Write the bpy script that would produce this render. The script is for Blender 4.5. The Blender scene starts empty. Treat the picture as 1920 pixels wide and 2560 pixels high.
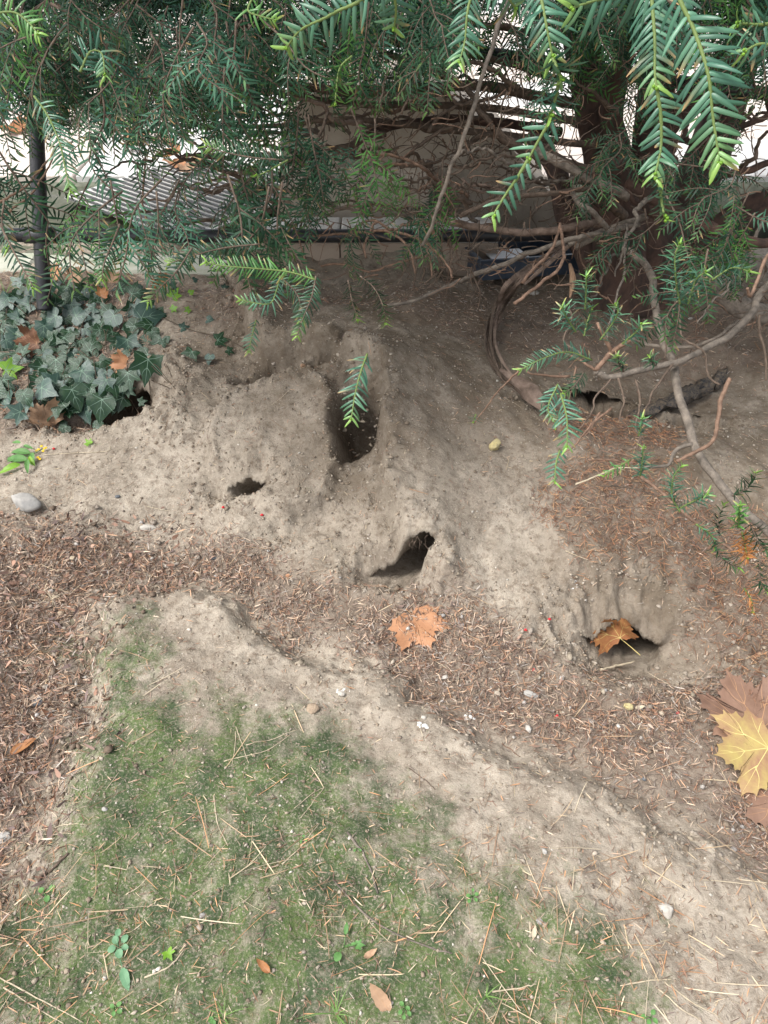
import bpy, math, random
import numpy as np
from mathutils import Vector, Matrix
R = math.radians
rng = np.random.default_rng(7)
random.seed(7)
sc = bpy.context.scene

# ---------------------------------------------------------------- camera
PITCH = 42.0; CAMZ = 1.55; FPX = 1925.0
cam_d = bpy.data.cameras.new('camera'); cam = bpy.data.objects.new('camera', cam_d)
sc.collection.objects.link(cam); sc.camera = cam
cam.location = (0, 0, CAMZ); cam.rotation_euler = (R(90 - PITCH), 0, 0)
cam_d.sensor_fit = 'VERTICAL'; cam_d.sensor_height = 24; cam_d.lens = 24 * FPX / 2560
cam_d.clip_start = 0.02; cam_d.clip_end = 500

# ---------------------------------------------------------------- light: overcast day
w = bpy.data.worlds.new('World'); sc.world = w; w.use_nodes = True
nt = w.node_tree; nt.nodes.clear()
sky = nt.nodes.new('ShaderNodeTexSky'); sky.sky_type = 'NISHITA'; sky.sun_disc = False
sky.sun_elevation = R(58); sky.sun_rotation = R(-115); sky.air_density = 1.0; sky.dust_density = 4.0
hs = nt.nodes.new('ShaderNodeHueSaturation'); hs.inputs['Saturation'].default_value = 0.32
bg = nt.nodes.new('ShaderNodeBackground'); bg.inputs['Strength'].default_value = 0.15
wo = nt.nodes.new('ShaderNodeOutputWorld')
nt.links.new(sky.outputs[0], hs.inputs['Color']); nt.links.new(hs.outputs[0], bg.inputs['Color']); nt.links.new(bg.outputs[0], wo.inputs[0])
sl = bpy.data.lights.new('sun', 'SUN'); sl.energy = 1.5; sl.angle = R(20); sl.color = (1.0, 0.975, 0.94)
so = bpy.data.objects.new('sun', sl); sc.collection.objects.link(so)
az = R(-115); el = R(58)
sd_ = Vector((math.sin(az) * math.cos(el), math.cos(az) * math.cos(el), math.sin(el)))
so.rotation_euler = sd_.to_track_quat('Z', 'Y').to_euler()
sc.view_settings.view_transform = 'Standard'; sc.view_settings.look = 'None'
sc.view_settings.gamma = 1.0; sc.view_settings.exposure = 1.08; sc.view_settings.use_curve_mapping = False
sc.cycles.max_bounces = 8; sc.cycles.diffuse_bounces = 4; sc.cycles.transparent_max_bounces = 4

# ---------------------------------------------------------------- helpers
cp, sp = math.cos(R(PITCH)), math.sin(R(PITCH))
CAM = np.array([0, 0, CAMZ])
def ray(px, py):
    x = (px - 960) / FPX; y = -(py - 1280) / FPX
    return np.array([x, y * sp + cp, y * cp - sp])
def P(px, py, d):                 # a point of the place seen at this photo pixel, d metres deep
    return CAM + ray(px, py) * d
def at(px, py, z=0.0):            # the same on a level of height z
    r = ray(px, py)
    return CAM + r * ((z - CAMZ) / r[2])

def link(o, parent=None):
    sc.collection.objects.link(o)
    if parent is not None: o.parent = parent
    return o
def tag(o, label=None, cat=None, group=None, kind=None):
    if label: o['label'] = label
    if cat: o['category'] = cat
    if group: o['group'] = group
    if kind: o['kind'] = kind
    return o
def empty(name, loc, label, cat, group=None):
    o = bpy.data.objects.new(name, None); o.location = Vector(loc); o.empty_display_size = .05
    link(o); return tag(o, label, cat, group)
def meshdata(name, v, f, mats, smooth=True, cols=None, midx=None):
    me = bpy.data.meshes.new(name)
    v = np.asarray(v, dtype=np.float32).reshape(-1, 3)
    if isinstance(f, np.ndarray):
        k = f.shape[1]; n = len(f)
        me.vertices.add(len(v)); me.vertices.foreach_set('co', v.ravel())
        me.loops.add(n * k); me.loops.foreach_set('vertex_index', f.astype(np.int32).ravel())
        me.polygons.add(n); me.polygons.foreach_set('loop_start', np.arange(0, n * k, k, dtype=np.int32))
        me.polygons.foreach_set('loop_total', np.full(n, k, dtype=np.int32))
        me.update(calc_edges=True)
    else:
        me.from_pydata(v.tolist(), [], f)
    for m in (mats if isinstance(mats, (list, tuple)) else [mats]): me.materials.append(m)
    me.polygons.foreach_set('use_smooth', np.full(len(me.polygons), smooth))
    if midx is not None: me.polygons.foreach_set('material_index', np.asarray(midx, dtype=np.int32))
    if cols is not None:
        a = me.color_attributes.new('col', 'FLOAT_COLOR', 'POINT')
        c = np.ones((len(v), 4), dtype=np.float32); c[:, :3] = cols
        a.data.foreach_set('color', c.ravel())
    me.update(); return me
def mk(name, v, f, mats, parent=None, origin=None, **kw):
    """mesh given in world coordinates, linked under parent (or top-level at origin)"""
    v = np.asarray(v, dtype=np.float64).reshape(-1, 3)
    if parent is not None:
        ploc = np.array(parent.location)
        p = parent.parent
        while p is not None: ploc = ploc + np.array(p.location); p = p.parent
        o = bpy.data.objects.new(name, meshdata(name, v - ploc, f, mats, **kw)); link(o, parent)
    else:
        og = np.array(origin) if origin is not None else np.array([v[:, 0].mean(), v[:, 1].mean(), v[:, 2].min()])
        o = bpy.data.objects.new(name, meshdata(name, v - og, f, mats, **kw)); link(o); o.location = og
    return o

def _h(ix, iy, s):
    n = (ix.astype(np.int64) * 374761393 + iy.astype(np.int64) * 668265263 + s * 982451653) & 0xffffffff
    n = ((n ^ (n >> 13)) * 1274126177) & 0xffffffff
    return ((n ^ (n >> 16)) & 0xffff) / 65535.0
def vnoise(x, y, s):
    ix = np.floor(x); iy = np.floor(y); fx = x - ix; fy = y - iy
    fx = fx * fx * fx * (fx * (fx * 6 - 15) + 10); fy = fy * fy * fy * (fy * (fy * 6 - 15) + 10)
    a = _h(ix, iy, s); b = _h(ix + 1, iy, s); c = _h(ix, iy + 1, s); d = _h(ix + 1, iy + 1, s)
    return (a + (b - a) * fx) * (1 - fy) + (c + (d - c) * fx) * fy
def fbm(x, y, scale, octv=3, s=0, rough=.5):
    x = np.asarray(x, float); y = np.asarray(y, float)
    t = 0; a = 1; n = 0; f = 1 / scale
    for k in range(octv):
        cr, sr = math.cos(.6 * k + s), math.sin(.6 * k + s)
        t = t + a * (vnoise((x * cr - y * sr) * f + 37.1 * k, (x * sr + y * cr) * f - 11.7 * k, s * 17 + k) - .5); n += a * .5
        a *= rough; f *= 2.03
    return t / n
def sstep(a, b, x):
    t = np.clip((x - a) / (b - a), 0, 1); return t * t * (3 - 2 * t)
def sdpoly(x, y, poly):           # signed distance, positive inside
    x = np.asarray(x, float); y = np.asarray(y, float)
    d = np.full(x.shape, 1e9); ins = np.zeros(x.shape, bool); n = len(poly)
    for i in range(n):
        ax, ay = poly[i]; bx, by = poly[(i + 1) % n]
        ex, ey = bx - ax, by - ay; wx, wy = x - ax, y - ay
        t = np.clip((wx * ex + wy * ey) / (ex * ex + ey * ey + 1e-12), 0, 1)
        d = np.minimum(d, (wx - ex * t) ** 2 + (wy - ey * t) ** 2)
        c = ((ay > y) != (by > y))
        with np.errstate(divide='ignore', invalid='ignore'):
            xi = ex * (y - ay) / (ey if abs(ey) > 1e-12 else 1e-12) + ax
        ins ^= c & (x < xi)
    d = np.sqrt(d); return np.where(ins, d, -d)
def pxpoly(pts, z=0.0): return [tuple(at(a, b, z)[:2]) for a, b in pts]

# ---------------------------------------------------------------- materials
def mat(name, base=(.5, .5, .5), rough=.8, var=.0, scale=20, col2=None, bump=0, bscale=60, attr=False, spec=.3, transl=0, metal=0, coord='Object', detail=5, stretch=None):
    m = bpy.data.materials.new(name); m.use_nodes = True; n = m.node_tree; L = n.links
    b = n.nodes['Principled BSDF']; b.inputs['Roughness'].default_value = rough
    b.inputs['Specular IOR Level'].default_value = spec; b.inputs['Metallic'].default_value = metal
    tc = n.nodes.new('ShaderNodeTexCoord'); mp = n.nodes.new('ShaderNodeMapping'); L.new(tc.outputs[coord], mp.inputs[0])
    if stretch: mp.inputs['Scale'].default_value = stretch
    if attr:
        a = n.nodes.new('ShaderNodeAttribute'); a.attribute_name = 'col'; src = a.outputs['Color']
    else:
        rg = n.nodes.new('ShaderNodeRGB'); rg.outputs[0].default_value = (*base, 1); src = rg.outputs[0]
    if var or col2:
        nz = n.nodes.new('ShaderNodeTexNoise'); nz.inputs['Scale'].default_value = scale; nz.inputs['Detail'].default_value = detail
        nz.inputs['Roughness'].default_value = .65; L.new(mp.outputs[0], nz.inputs['Vector'])
        cr = n.nodes.new('ShaderNodeValToRGB'); cr.color_ramp.elements[0].position = .36; cr.color_ramp.elements[1].position = .64
        L.new(nz.outputs['Fac'], cr.inputs[0])
        mx = n.nodes.new('ShaderNodeMix'); mx.data_type = 'RGBA'; L.new(cr.outputs[0], mx.inputs[0])
        if col2: mx.inputs[7].default_value = (*col2, 1); L.new(src, mx.inputs[6])
        else:
            hv = n.nodes.new('ShaderNodeHueSaturation'); hv.inputs['Value'].default_value = 1 - var; L.new(src, hv.inputs['Color'])
            L.new(src, mx.inputs[6]); L.new(hv.outputs[0], mx.inputs[7])
        src = mx.outputs[2]
    L.new(src, b.inputs['Base Color'])
    if bump:
        bz = n.nodes.new('ShaderNodeTexNoise'); bz.inputs['Scale'].default_value = bscale; bz.inputs['Detail'].default_value = 6
        L.new(mp.outputs[0], bz.inputs['Vector'])
        bn = n.nodes.new('ShaderNodeBump'); bn.inputs['Strength'].default_value = min(bump, 1); bn.inputs['Distance'].default_value = .003
        L.new(bz.outputs['Fac'], bn.inputs['Height']); L.new(bn.outputs[0], b.inputs['Normal'])
    if transl:
        tr = n.nodes.new('ShaderNodeBsdfTranslucent'); L.new(src, tr.inputs[0]); ms = n.nodes.new('ShaderNodeMixShader')
        ms.inputs[0].default_value = transl; L.new(b.outputs[0], ms.inputs[1]); L.new(tr.outputs[0], ms.inputs[2])
        L.new(ms.outputs[0], n.nodes['Material Output'].inputs[0])
    return m
M = {}
M['litter'] = mat('dry_needle', attr=True, rough=.6, spec=.3)
M['crumb'] = mat('soil_crumb', attr=True, rough=.95, spec=.1, bump=.6, bscale=300)
M['needle'] = mat('yew_needle', attr=True, rough=.38, spec=.40, transl=.08)
M['dim_needle'] = mat('shaded_yew_needle', attr=True, rough=.5, spec=.2, transl=.06)
M['moss'] = mat('moss_blade', attr=True, rough=.8, spec=.1, transl=.2)
M['twig'] = mat('yew_twig', (.15, .11, .082), rough=.85, var=.5, scale=60, bump=.8, bscale=150)
M['green_twig'] = mat('green_twig', (.12, .17, .05), rough=.6)
M['rust_twig'] = mat('rust_twig', (.23, .145, .10), rough=.8, var=.5, scale=70, bump=.5, bscale=200)
M['grey_branch'] = mat('grey_branch', (.22, .185, .15), rough=.9, col2=(.10, .085, .07), scale=45, bump=1, bscale=120)
M['bark'] = mat('yew_bark', (.095, .056, .042), rough=.95, col2=(.045, .032, .026), scale=26, bump=1, bscale=60, stretch=(1, 1, .25))
M['dead_bark'] = mat('dead_bark', (.25, .185, .145), rough=.95, col2=(.12, .085, .065), scale=30, bump=1, bscale=90)
M['leaf_brown'] = mat('leaf_brown', (.48, .25, .135), rough=.55, col2=(.36, .175, .09), scale=14, bump=.5, bscale=70, transl=.12)
M['leaf_purple'] = mat('leaf_purple', (.27, .165, .115), rough=.55, col2=(.19, .11, .075), scale=14, bump=.5, bscale=70, transl=.1)
M['leaf_yellow'] = mat('leaf_yellow', (.44, .35, .12), rough=.55, col2=(.30, .17, .10), scale=11, bump=.5, bscale=70, transl=.15)
M['leaf_orange'] = mat('leaf_orange', (.38, .18, .07), rough=.5, col2=(.27, .11, .05), scale=24, bump=.5, bscale=90, transl=.2)
M['leaf_tan'] = mat('leaf_tan', (.42, .27, .17), rough=.65, col2=(.30, .19, .12), scale=20, bump=.6, bscale=80, transl=.1)
M['leaf_dark'] = mat('leaf_dark', (.19, .09, .05), rough=.6, col2=(.12, .06, .035), scale=20, bump=.6, bscale=80, transl=.1)
M['vein_pale'] = mat('vein_pale', (.42, .24, .13), rough=.6)
M['vein_yellow'] = mat('vein_yellow', (.62, .52, .20), rough=.6)
M['ivy'] = mat('ivy', (.014, .044, .022), rough=.26, col2=(.024, .060, .022), scale=9, spec=.45, bump=.35, bscale=60, transl=.06)
M['ivy2'] = mat('ivy_pale', (.045, .085, .066), rough=.30, col2=(.020, .055, .038), scale=22, spec=.5, bump=.3, bscale=60)
M['ivy_young'] = mat('ivy_young', (.20, .38, .04), rough=.45, col2=(.14, .28, .03), scale=20, transl=.25)
M['ivy_vein'] = mat('ivy_vein', (.17, .26, .19), rough=.45)
M['ivy_stem'] = mat('ivy_stem', (.10, .075, .05), rough=.8, var=.4)
M['weed'] = mat('weed', (.13, .28, .08), rough=.55, col2=(.09, .21, .06), scale=40, transl=.25)
M['weed_blue'] = mat('weed_blue', (.16, .30, .17), rough=.6, col2=(.11, .23, .12), scale=40, transl=.15)
M['grass'] = mat('grass', (.15, .26, .07), rough=.5, transl=.2)
M['flower'] = mat('flower', (.80, .55, .02), rough=.5)
M['stone_grey'] = mat('stone_grey', (.36, .34, .31), rough=.85, col2=(.22, .215, .205), scale=22, bump=1, bscale=80)
M['stone_rust'] = mat('stone_rust', (.42, .30, .18), rough=.85, col2=(.30, .29, .27), scale=15, bump=1, bscale=80)
M['stone_yellow'] = mat('stone_yellow', (.50, .42, .20), rough=.9, col2=(.36, .31, .18), scale=55, bump=1, bscale=200)
M['stone_white'] = mat('stone_white', (.46, .43, .38), rough=.8, col2=(.32, .29, .25), scale=50, bump=.7, bscale=200)
M['stone_blue'] = mat('stone_blue', (.13, .14, .15), rough=.7, col2=(.08, .085, .09), scale=30, bump=1, bscale=100)
M['clod'] = mat('clod', (.34, .26, .185), rough=.95, col2=(.25, .19, .135), scale=60, bump=1, bscale=250)
M['dropping'] = mat('dropping', (.78, .77, .73), rough=.8, col2=(.45, .45, .43), scale=140)
M['berry'] = mat('berry', (.55, .02, .03), rough=.35)
M['straw'] = mat('straw', (.50, .42, .30), rough=.6, var=.3, scale=60)
M['black_paint'] = mat('black_paint', (.012, .013, .016), rough=.36, spec=.5, col2=(.03, .03, .032), scale=30, bump=.3, bscale=120)
M['concrete'] = mat('concrete', (.66, .64, .60), rough=.9, col2=(.38, .36, .33), scale=9, bump=.6, bscale=60)
M['kerb'] = mat('kerb_concrete', (.47, .46, .40), rough=.9, col2=(.34, .36, .27), scale=11, bump=.7, bscale=70)
M['wall'] = mat('rough_wall', (.48, .42, .35), rough=.95, col2=(.36, .31, .25), scale=7, bump=1, bscale=30)
M['wall_brown'] = mat('wall_brown', (.40, .32, .25), rough=.95, col2=(.28, .22, .17), scale=8, bump=1, bscale=50, stretch=(.3, 1, 1))
M['slab'] = mat('slab', (.60, .59, .57), rough=.85, col2=(.50, .485, .46), scale=6, bump=.4, bscale=60)
M['slab_pink'] = mat('slab_pink', (.62, .55, .49), rough=.85, col2=(.50, .44, .39), scale=6, bump=.4, bscale=60)
M['joint'] = mat('joint', (.20, .21, .16), rough=.95, var=.4)
M['grate'] = mat('grate_bar', (.11, .11, .105), rough=.6, metal=.3, var=.3)
M['mossy'] = mat('mossy_ground', (.25, .27, .17), rough=.95, col2=(.34, .33, .26), scale=9, bump=.8, bscale=60)
M['crate'] = mat('crate_plastic', (.022, .034, .055), rough=.42, spec=.45, col2=(.045, .06, .08), scale=18)
M['paper'] = mat('paper', (.74, .75, .77), rough=.6)
M['rubber'] = mat('rubber', (.018, .022, .028), rough=.7, col2=(.16, .125, .09), scale=90, bump=1, bscale=220)

# ---------------------------------------------------------------- ground relief
CTRL = [(0,2560,.0),(960,2560,0),(1920,2560,0),(500,2000,0),(1300,2150,0),(1920,2050,-.015),(0,1700,-.01),(0,1450,0),(400,1390,0),(650,1440,0),
 (900,1530,-.005),(1300,1650,-.015),(1600,1800,-.01),(1920,1760,.01),(-200,2000,0),(2100,2300,0),
 (0,1210,.055),(250,1190,.06),(450,1210,.06),(200,1310,.035),(600,1310,.055),(0,1120,.06),(200,1120,.06),
 (600,1090,.15),(700,990,.21),(520,1010,.18),(450,930,.19),(620,920,.17),(750,1100,.15),(790,1000,.21),(700,1250,.085),(830,1290,.065),(800,1200,.10),
 (600,840,.20),(750,830,.23),(900,830,.27),(980,880,.28),(1000,1000,.24),(1000,1150,.18),(1100,1290,.12),(950,1270,.10),(1090,1400,.055),
 (500,740,.18),(900,730,.20),(1300,750,.18),(1200,850,.22),(1200,1000,.21),(1250,1150,.165),(1300,1300,.11),(1380,1450,.045),(1520,1330,.115),
 (1720,1380,.10),(1900,1500,.055),(1450,1130,.175),(1650,1120,.19),(1850,1140,.18),(1500,960,.13),(1700,1000,.07),(1900,1010,.09),(1650,860,.14),
 (1850,800,.19),(0,900,.12),(200,880,.11),(100,750,.18),(350,760,.19),(0,740,.18),(0,650,.17),(600,650,.16),(1200,650,.13),(1900,650,.15),(-300,900,.12),(2200,900,.18),(2200,1400,.12)]
cw = np.array([[*at(a, b, z)[:2], z] for a, b, z in CTRL])
def _tps(r2): return np.where(r2 < 1e-12, 0, .5 * r2 * np.log(r2 + 1e-12))
nC = len(cw); d2 = ((cw[:, None, :2] - cw[None, :, :2]) ** 2).sum(-1)
A = np.zeros((nC + 3, nC + 3)); A[:nC, :nC] = _tps(d2) + np.eye(nC) * .0008
A[:nC, nC] = 1; A[:nC, nC + 1:] = cw[:, :2]; A[nC, :nC] = 1; A[nC + 1:, :nC] = cw[:, :2].T
coef = np.linalg.solve(A, np.concatenate([cw[:, 2], [0, 0, 0]]))
def base_h(x, y):
    xc = np.clip(x, -1.9, 1.9); yc = np.clip(y, .35, 3.5)
    h = coef[nC] + coef[nC + 1] * xc + coef[nC + 2] * yc
    for k in range(nC):
        h = h + coef[k] * _tps((xc - cw[k, 0]) ** 2 + (yc - cw[k, 1]) ** 2)
    fade = 1 - sstep(.1, 1.5, np.maximum(np.maximum(np.abs(x) - 1.9, .35 - y), 0))
    return np.clip(h, -.06, .32) * fade
MOUND = pxpoly([(215,1450),(300,1428),(400,1422),(500,1432),(600,1470),(680,1535),(760,1570),(860,1590),(960,1622),(1060,1700),(1150,1778),(1330,1850),
  (1500,1905),(1700,2010),(1920,2165),(2300,2420),(2500,3300),(-900,3300),(-500,2350),(-60,2200),(70,2060),(140,1930),(180,1830),(195,1700),(205,1560)], .07)
# pits: centre px, z, gaussian bowl radii, depth, power, angle
BOWLS = [(255,1035,.05,.25,.11,.12,5,0),(888,1120,.10,.068,.095,.21,5,.05),(600,1220,.08,.11,.06,.045,3,0),(980,1392,.07,.125,.062,.060,4,-.1),
  (1635,1550,.05,.21,.14,.125,3,-.1),(690,925,.18,.13,.045,.095,4,.3),(850,900,.22,.10,.04,.06,3,.4),(1480,1035,.12,.22,.060,.10,4,0),(1740,1060,.11,.14,.060,.09,4,.1),
  (690,1590,.05,.10,.03,.018,2,.5),(1010,1710,.06,.08,.025,.02,2,.6),(560,1000,.18,.04,.03,.02,2,0),(780,1300,.07,.12,.05,.018,2,.2)]
# tunnels: centre px, z, rx, ry, angle, axis, length
TUN = [(315,1070,-.05,.115,.050,0,(.35,.75,-.55),.42),(620,1238,.055,.056,.030,0,(.3,.65,-.8),.26),
  (1003,1408,.03,.085,.029,-.1,(.55,.85,-.30),.42),(1565,1585,-.03,.100,.068,.0,(.35,.85,-.45),.38),(1480,1040,.06,.13,.022,0,(.1,.9,-.25),.3),(1760,1070,.03,.07,.022,0,(.2,.9,-.3),.3)]
def relief(x, y):
    """height, roughness mask"""
    h = base_h(x, y); rough = np.zeros_like(h)
    wob = fbm(x, y, .20, 5, 3, .6) * .075
    s = sdpoly(x, y, MOUND) + wob
    top = sstep(-.015, .075, s)
    h = h + .060 * sstep(-.045, .085, s) + .028 * sstep(.05, .5, s)
    # crumbling bank behind the central hump and beside the trench
    bank = sdpoly(x, y, BANK) + fbm(x, y, .09, 4, 5) * .03
    bx = 1 - sstep(.10, .30, x)
    h = h + .085 * sstep(-.014, .022, bank) * np.exp(-np.maximum(bank - .05, 0) / .16) * bx - .01
    hp = sdpoly(x, y, HUMP) + fbm(x, y, .08, 4, 6) * .022
    h = h + .04 * sstep(-.02, .02, hp)
    rough = np.maximum(rough, .8 * np.exp(-(hp / .035) ** 2)); rough = np.maximum(rough, .45 * np.exp(-((s - .02) / .035) ** 2))
    face = sdpoly(x, y, FACE) + fbm(x, y, .1, 3, 7) * .03
    rough = np.maximum(rough, sstep(-.02, .05, face))
    rough = np.maximum(rough, np.exp(-(bank / .06) ** 2) * bx)
    for (a, b, z, rx, ry, d, pw, an) in BOWLS:
        c = at(a, b, z); dx, dy = x - c[0], y - c[1]
        u = (dx * math.cos(an) + dy * math.sin(an)) / rx; v = (-dx * math.sin(an) + dy * math.cos(an)) / ry
        e = np.sqrt(u * u + v * v) + fbm(x, y, .09, 2, 9) * .13
        g = np.exp(-np.abs(e) ** pw)
        h = h - d * g
        rough = np.maximum(rough, np.exp(-((e - 1) / .45) ** 2) * min(1, d / .06))
    h = h + .020 * fbm(x, y, .32, 3, 21) + .013 * fbm(x, y, .11, 3, 22) + .0050 * fbm(x, y, .04, 2, 23) + .0011 * fbm(x, y, .019, 1, 24)
    h = h + .007 * np.abs(fbm(x + .1 * y, y, .14, 4, 25))
    rd = 1 - np.abs(fbm(x, y, .055, 4, 31)) * 2
    h = h + rough * (.022 * rd + .012 * fbm(x, y, .024, 3, 33))
    return h, rough
BANK = pxpoly([(640,880),(700,905),(780,905),(850,930),(905,960),(945,985),(950,1060),(948,1120),(952,1180),(975,1230),(1000,1280),(1050,1320),(1110,1350),(1250,1380),(1900,1300),(1900,900),(1500,700),(1000,640),(800,620),(560,640)], .2)

HUMP = pxpoly([(560,985),(640,968),(700,962),(760,966),(822,982),(832,1030),(838,1100),(825,1165),(700,1200),(560,1150),(500,1080)], .2)
FACE = pxpoly([(380,930),(470,905),(500,960),(490,1040),(500,1105),(420,1110),(360,1080),(350,1000)], .12)
def axis(dense0, dense1, step, lo, hi):
    a = np.arange(dense0, dense1 + 1e-9, step); st = step; left = []; right = []
    v = dense0
    while v > lo: st *= 1.35; v -= st; left.append(v)
    st = step; v = dense1
    while v < hi: st *= 1.35; v += st; right.append(v)
    return np.array(left[::-1] + a.tolist() + right)
gx = axis(-1.72, 1.72, .0058, -60, 60)
yy = [.36]
while yy[-1] < 3.36: yy.append(yy[-1] + .0042 + .0011 * (yy[-1] - .36))
yb = []; v = .36; st = .0045
while v > -60: st *= 1.35; v -= st; yb.append(v)
gy = np.array(yb[::-1] + yy)
GX, GY = np.meshgrid(gx, gy)
# the lookup keeps relief before the tunnels are bored
HZ, RGH = relief(GX, GY)
def Hat(x, y):
    x = np.atleast_1d(np.asarray(x, float)); y = np.atleast_1d(np.asarray(y, float))
    i = np.clip(np.searchsorted(gx, x) - 1, 0, len(gx) - 2); j = np.clip(np.searchsorted(gy, y) - 1, 0, len(gy) - 2)
    fx = np.clip((x - gx[i]) / (gx[i + 1] - gx[i]), 0, 1); fy = np.clip((y - gy[j]) / (gy[j + 1] - gy[j]), 0, 1)
    return (HZ[j, i] * (1 - fx) + HZ[j, i + 1] * fx) * (1 - fy) + (HZ[j + 1, i] * (1 - fx) + HZ[j + 1, i + 1] * fx) * fy
def Nat(x, y, e=.012):
    n = np.stack([-(Hat(x + e, y) - Hat(x - e, y)) / (2 * e), -(Hat(x, y + e) - Hat(x, y - e)) / (2 * e), np.ones(np.size(x))], -1)
    return n / np.linalg.norm(n, axis=1)[:, None]
def G(px, py):                     # where the sight line of a photo pixel meets the ground
    r = ray(px, py); t = np.linspace(1.0, 4.6, 1200); p = CAM + r * t[:, None]
    below = np.nonzero(p[:, 2] < Hat(p[:, 0], p[:, 1]))[0]
    return p[below[0]] if len(below) else p[-1]
tun_c = [at(a, b, z)[:2] for a, b, z, *_ in TUN]
def in_tunnel(x, y, grow=1.0):
    m = np.zeros(np.shape(x), bool)
    for (c, (a, b, z, rx, ry, an, ax, D)) in zip(tun_c, TUN):
        m |= (((x - c[0]) / rx) ** 2 + ((y - c[1]) / ry) ** 2) < grow
    return m
VX, VY, VZ = GX.copy(), GY.copy(), HZ.copy()
for bi, sh, shx in ((1, .75, .12),):          # dug hollows lean in under their far rim
    (a, b, z, rx, ry, d, pw, an) = BOWLS[bi]; c = at(a, b, z); dx, dy = GX - c[0], GY - c[1]
    u = (dx * math.cos(an) + dy * math.sin(an)) / rx; v = (-dx * math.sin(an) + dy * math.cos(an)) / ry
    g = np.exp(-np.abs(np.sqrt(u * u + v * v) + fbm(GX, GY, .09, 2, 9) * .13) ** pw) * d
    VY += sh * g; VX += shx * g
for (c, (a, b, z, rx, ry, an, ax, D)) in zip(tun_c, TUN):
    dx, dy = GX - c[0], GY - c[1]
    e = np.sqrt((dx / rx) ** 2 + (dy / ry) ** 2) + 1e-6
    e2 = e * (1 + .16 * fbm(GX, GY, .04, 4, 41, .6))
    lip = np.exp(-((e2 - 1.0) / .38) ** 2) * (e2 >= 1) * sstep(0, .6, dy / ry / e)
    VY -= lip * .55 * ry; VZ += lip * .006; VZ -= .014 * np.exp(-((e2 - .95) / .16) ** 2) * (e2 > .9)
    m = e2 < 1; t = (1 - e2[m])
    axn = np.array(ax); axn = axn / np.linalg.norm(axn)
    k = (1 - .45 * t ** 2) / e[m] * (1 - np.clip((t - .9) / .1, 0, 1))       # keeps the bore wide, closes at the end
    rimz = Hat(c[0] + dx[m] / e[m], c[1] + dy[m] / e[m])
    jit = fbm(GX[m] * 3, GY[m] * 3, .05, 3, 43) * .010 * np.minimum(1, t * 4)
    VX[m] = c[0] + dx[m] * k + axn[0] * D * t ** 1.15 + jit
    VY[m] = c[1] + dy[m] * k + axn[1] * D * t ** 1.15 + jit
    VZ[m] = Hat(c[0] + dx[m] / e[m] * 1.0, c[1] + dy[m] / e[m] * 1.0) + axn[2] * D * t ** 1.15 + jit
nx, ny = len(gx), len(gy)
vid = np.arange(nx * ny).reshape(ny, nx)
F = np.stack([vid[:-1, :-1], vid[:-1, 1:], vid[1:, 1:], vid[1:, :-1]], -1).reshape(-1, 4)
# surface cover masks: R moss, G needle litter, B humus under the tree plus shade painted in the right bowl
MOSS = pxpoly([(120,1520),(330,1500),(470,1640),(620,1640),(700,1720),(850,1760),(960,1880),(1100,1960),(1300,2060),(1450,2170),(1650,2330),(1760,2700),(1500,3300),(-900,3300),(-400,2300),(30,2130),(60,1980),(90,1880),(110,1760)], .09)
LIT1 = pxpoly([(-400,1330),(0,1300),(150,1310),(330,1350),(560,1370),(700,1400),(850,1450),(1000,1465),(1150,1475),(1280,1540),(1450,1640),(1600,1690),(1750,1660),(1920,1700),(2300,1800),(2400,2400),
  (1920,2165),(1700,2010),(1500,1905),(1330,1850),(1150,1778),(1060,1700),(960,1622),(860,1590),(760,1570),(680,1535),(600,1470),(500,1432),(400,1422),(215,1450),(205,1560),(195,1700),(180,1830),(140,1930),(70,2060),(-60,2200),(-500,2350)], .02)
LIT2 = pxpoly([(1330,1200),(1420,1120),(1600,1180),(1800,1270),(1920,1300),(2100,1400),(2100,1700),(1900,1650),(1760,1500),(1700,1420),(1600,1380),(1480,1400),(1370,1350)], .12)
LIT3 = pxpoly([(1380,1010),(1600,1030),(1720,1060),(1700,1140),(1560,1130),(1450,1110),(1370,1090)], .17)
LIT4 = pxpoly([(460,700),(900,690),(1400,700),(1950,690),(2200,900),(1500,900),(1250,870),(1000,830),(700,810),(480,800)], .2)
DARK = pxpoly([(350,640),(420,960),(560,1080),(760,1250),(900,1330),(1050,1280),(1250,1180),(1380,1320),(1450,1480),(1500,1620),(1750,1680),(2300,1650),(2400,600)], .18)  # humus soil, stretched over the right hole's bowl to paint its shade
LIT5M = pxpoly([(-200,720),(330,700),(400,790),(370,900),(320,990),(270,1030),(-200,1040)], .12)
def masks(x, y):
    moss = sstep(-.16, .22, sdpoly(x, y, MOSS) + fbm(x, y, .25, 4, 51) * .12)
    l1 = sstep(-.06, .07, sdpoly(x, y, LIT1) + fbm(x, y, .12, 4, 52) * .045)
    l2 = sstep(-.04, .10, sdpoly(x, y, LIT2) + fbm(x, y, .12, 4, 53) * .09) * .8
    l3 = sstep(-.04, .05, sdpoly(x, y, LIT3) + fbm(x, y, .08, 4, 54) * .05) * .75
    l4 = sstep(-.04, .10, sdpoly(x, y, LIT4) + fbm(x, y, .2, 4, 55) * .15) * .8
    l5 = sstep(-.03, .04, sdpoly(x, y, LIT5M) + fbm(x, y, .12, 3, 57) * .05)
    lit = np.maximum.reduce([l1, l2, l3, l4, l5])
    hum_shade = sstep(-.15, .38, sdpoly(x, y, DARK) + fbm(x, y, .3, 3, 56) * .1)
    return moss, lit, hum_shade
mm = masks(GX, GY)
mg = bpy.data.materials.new('soil'); mg.use_nodes = True
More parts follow.
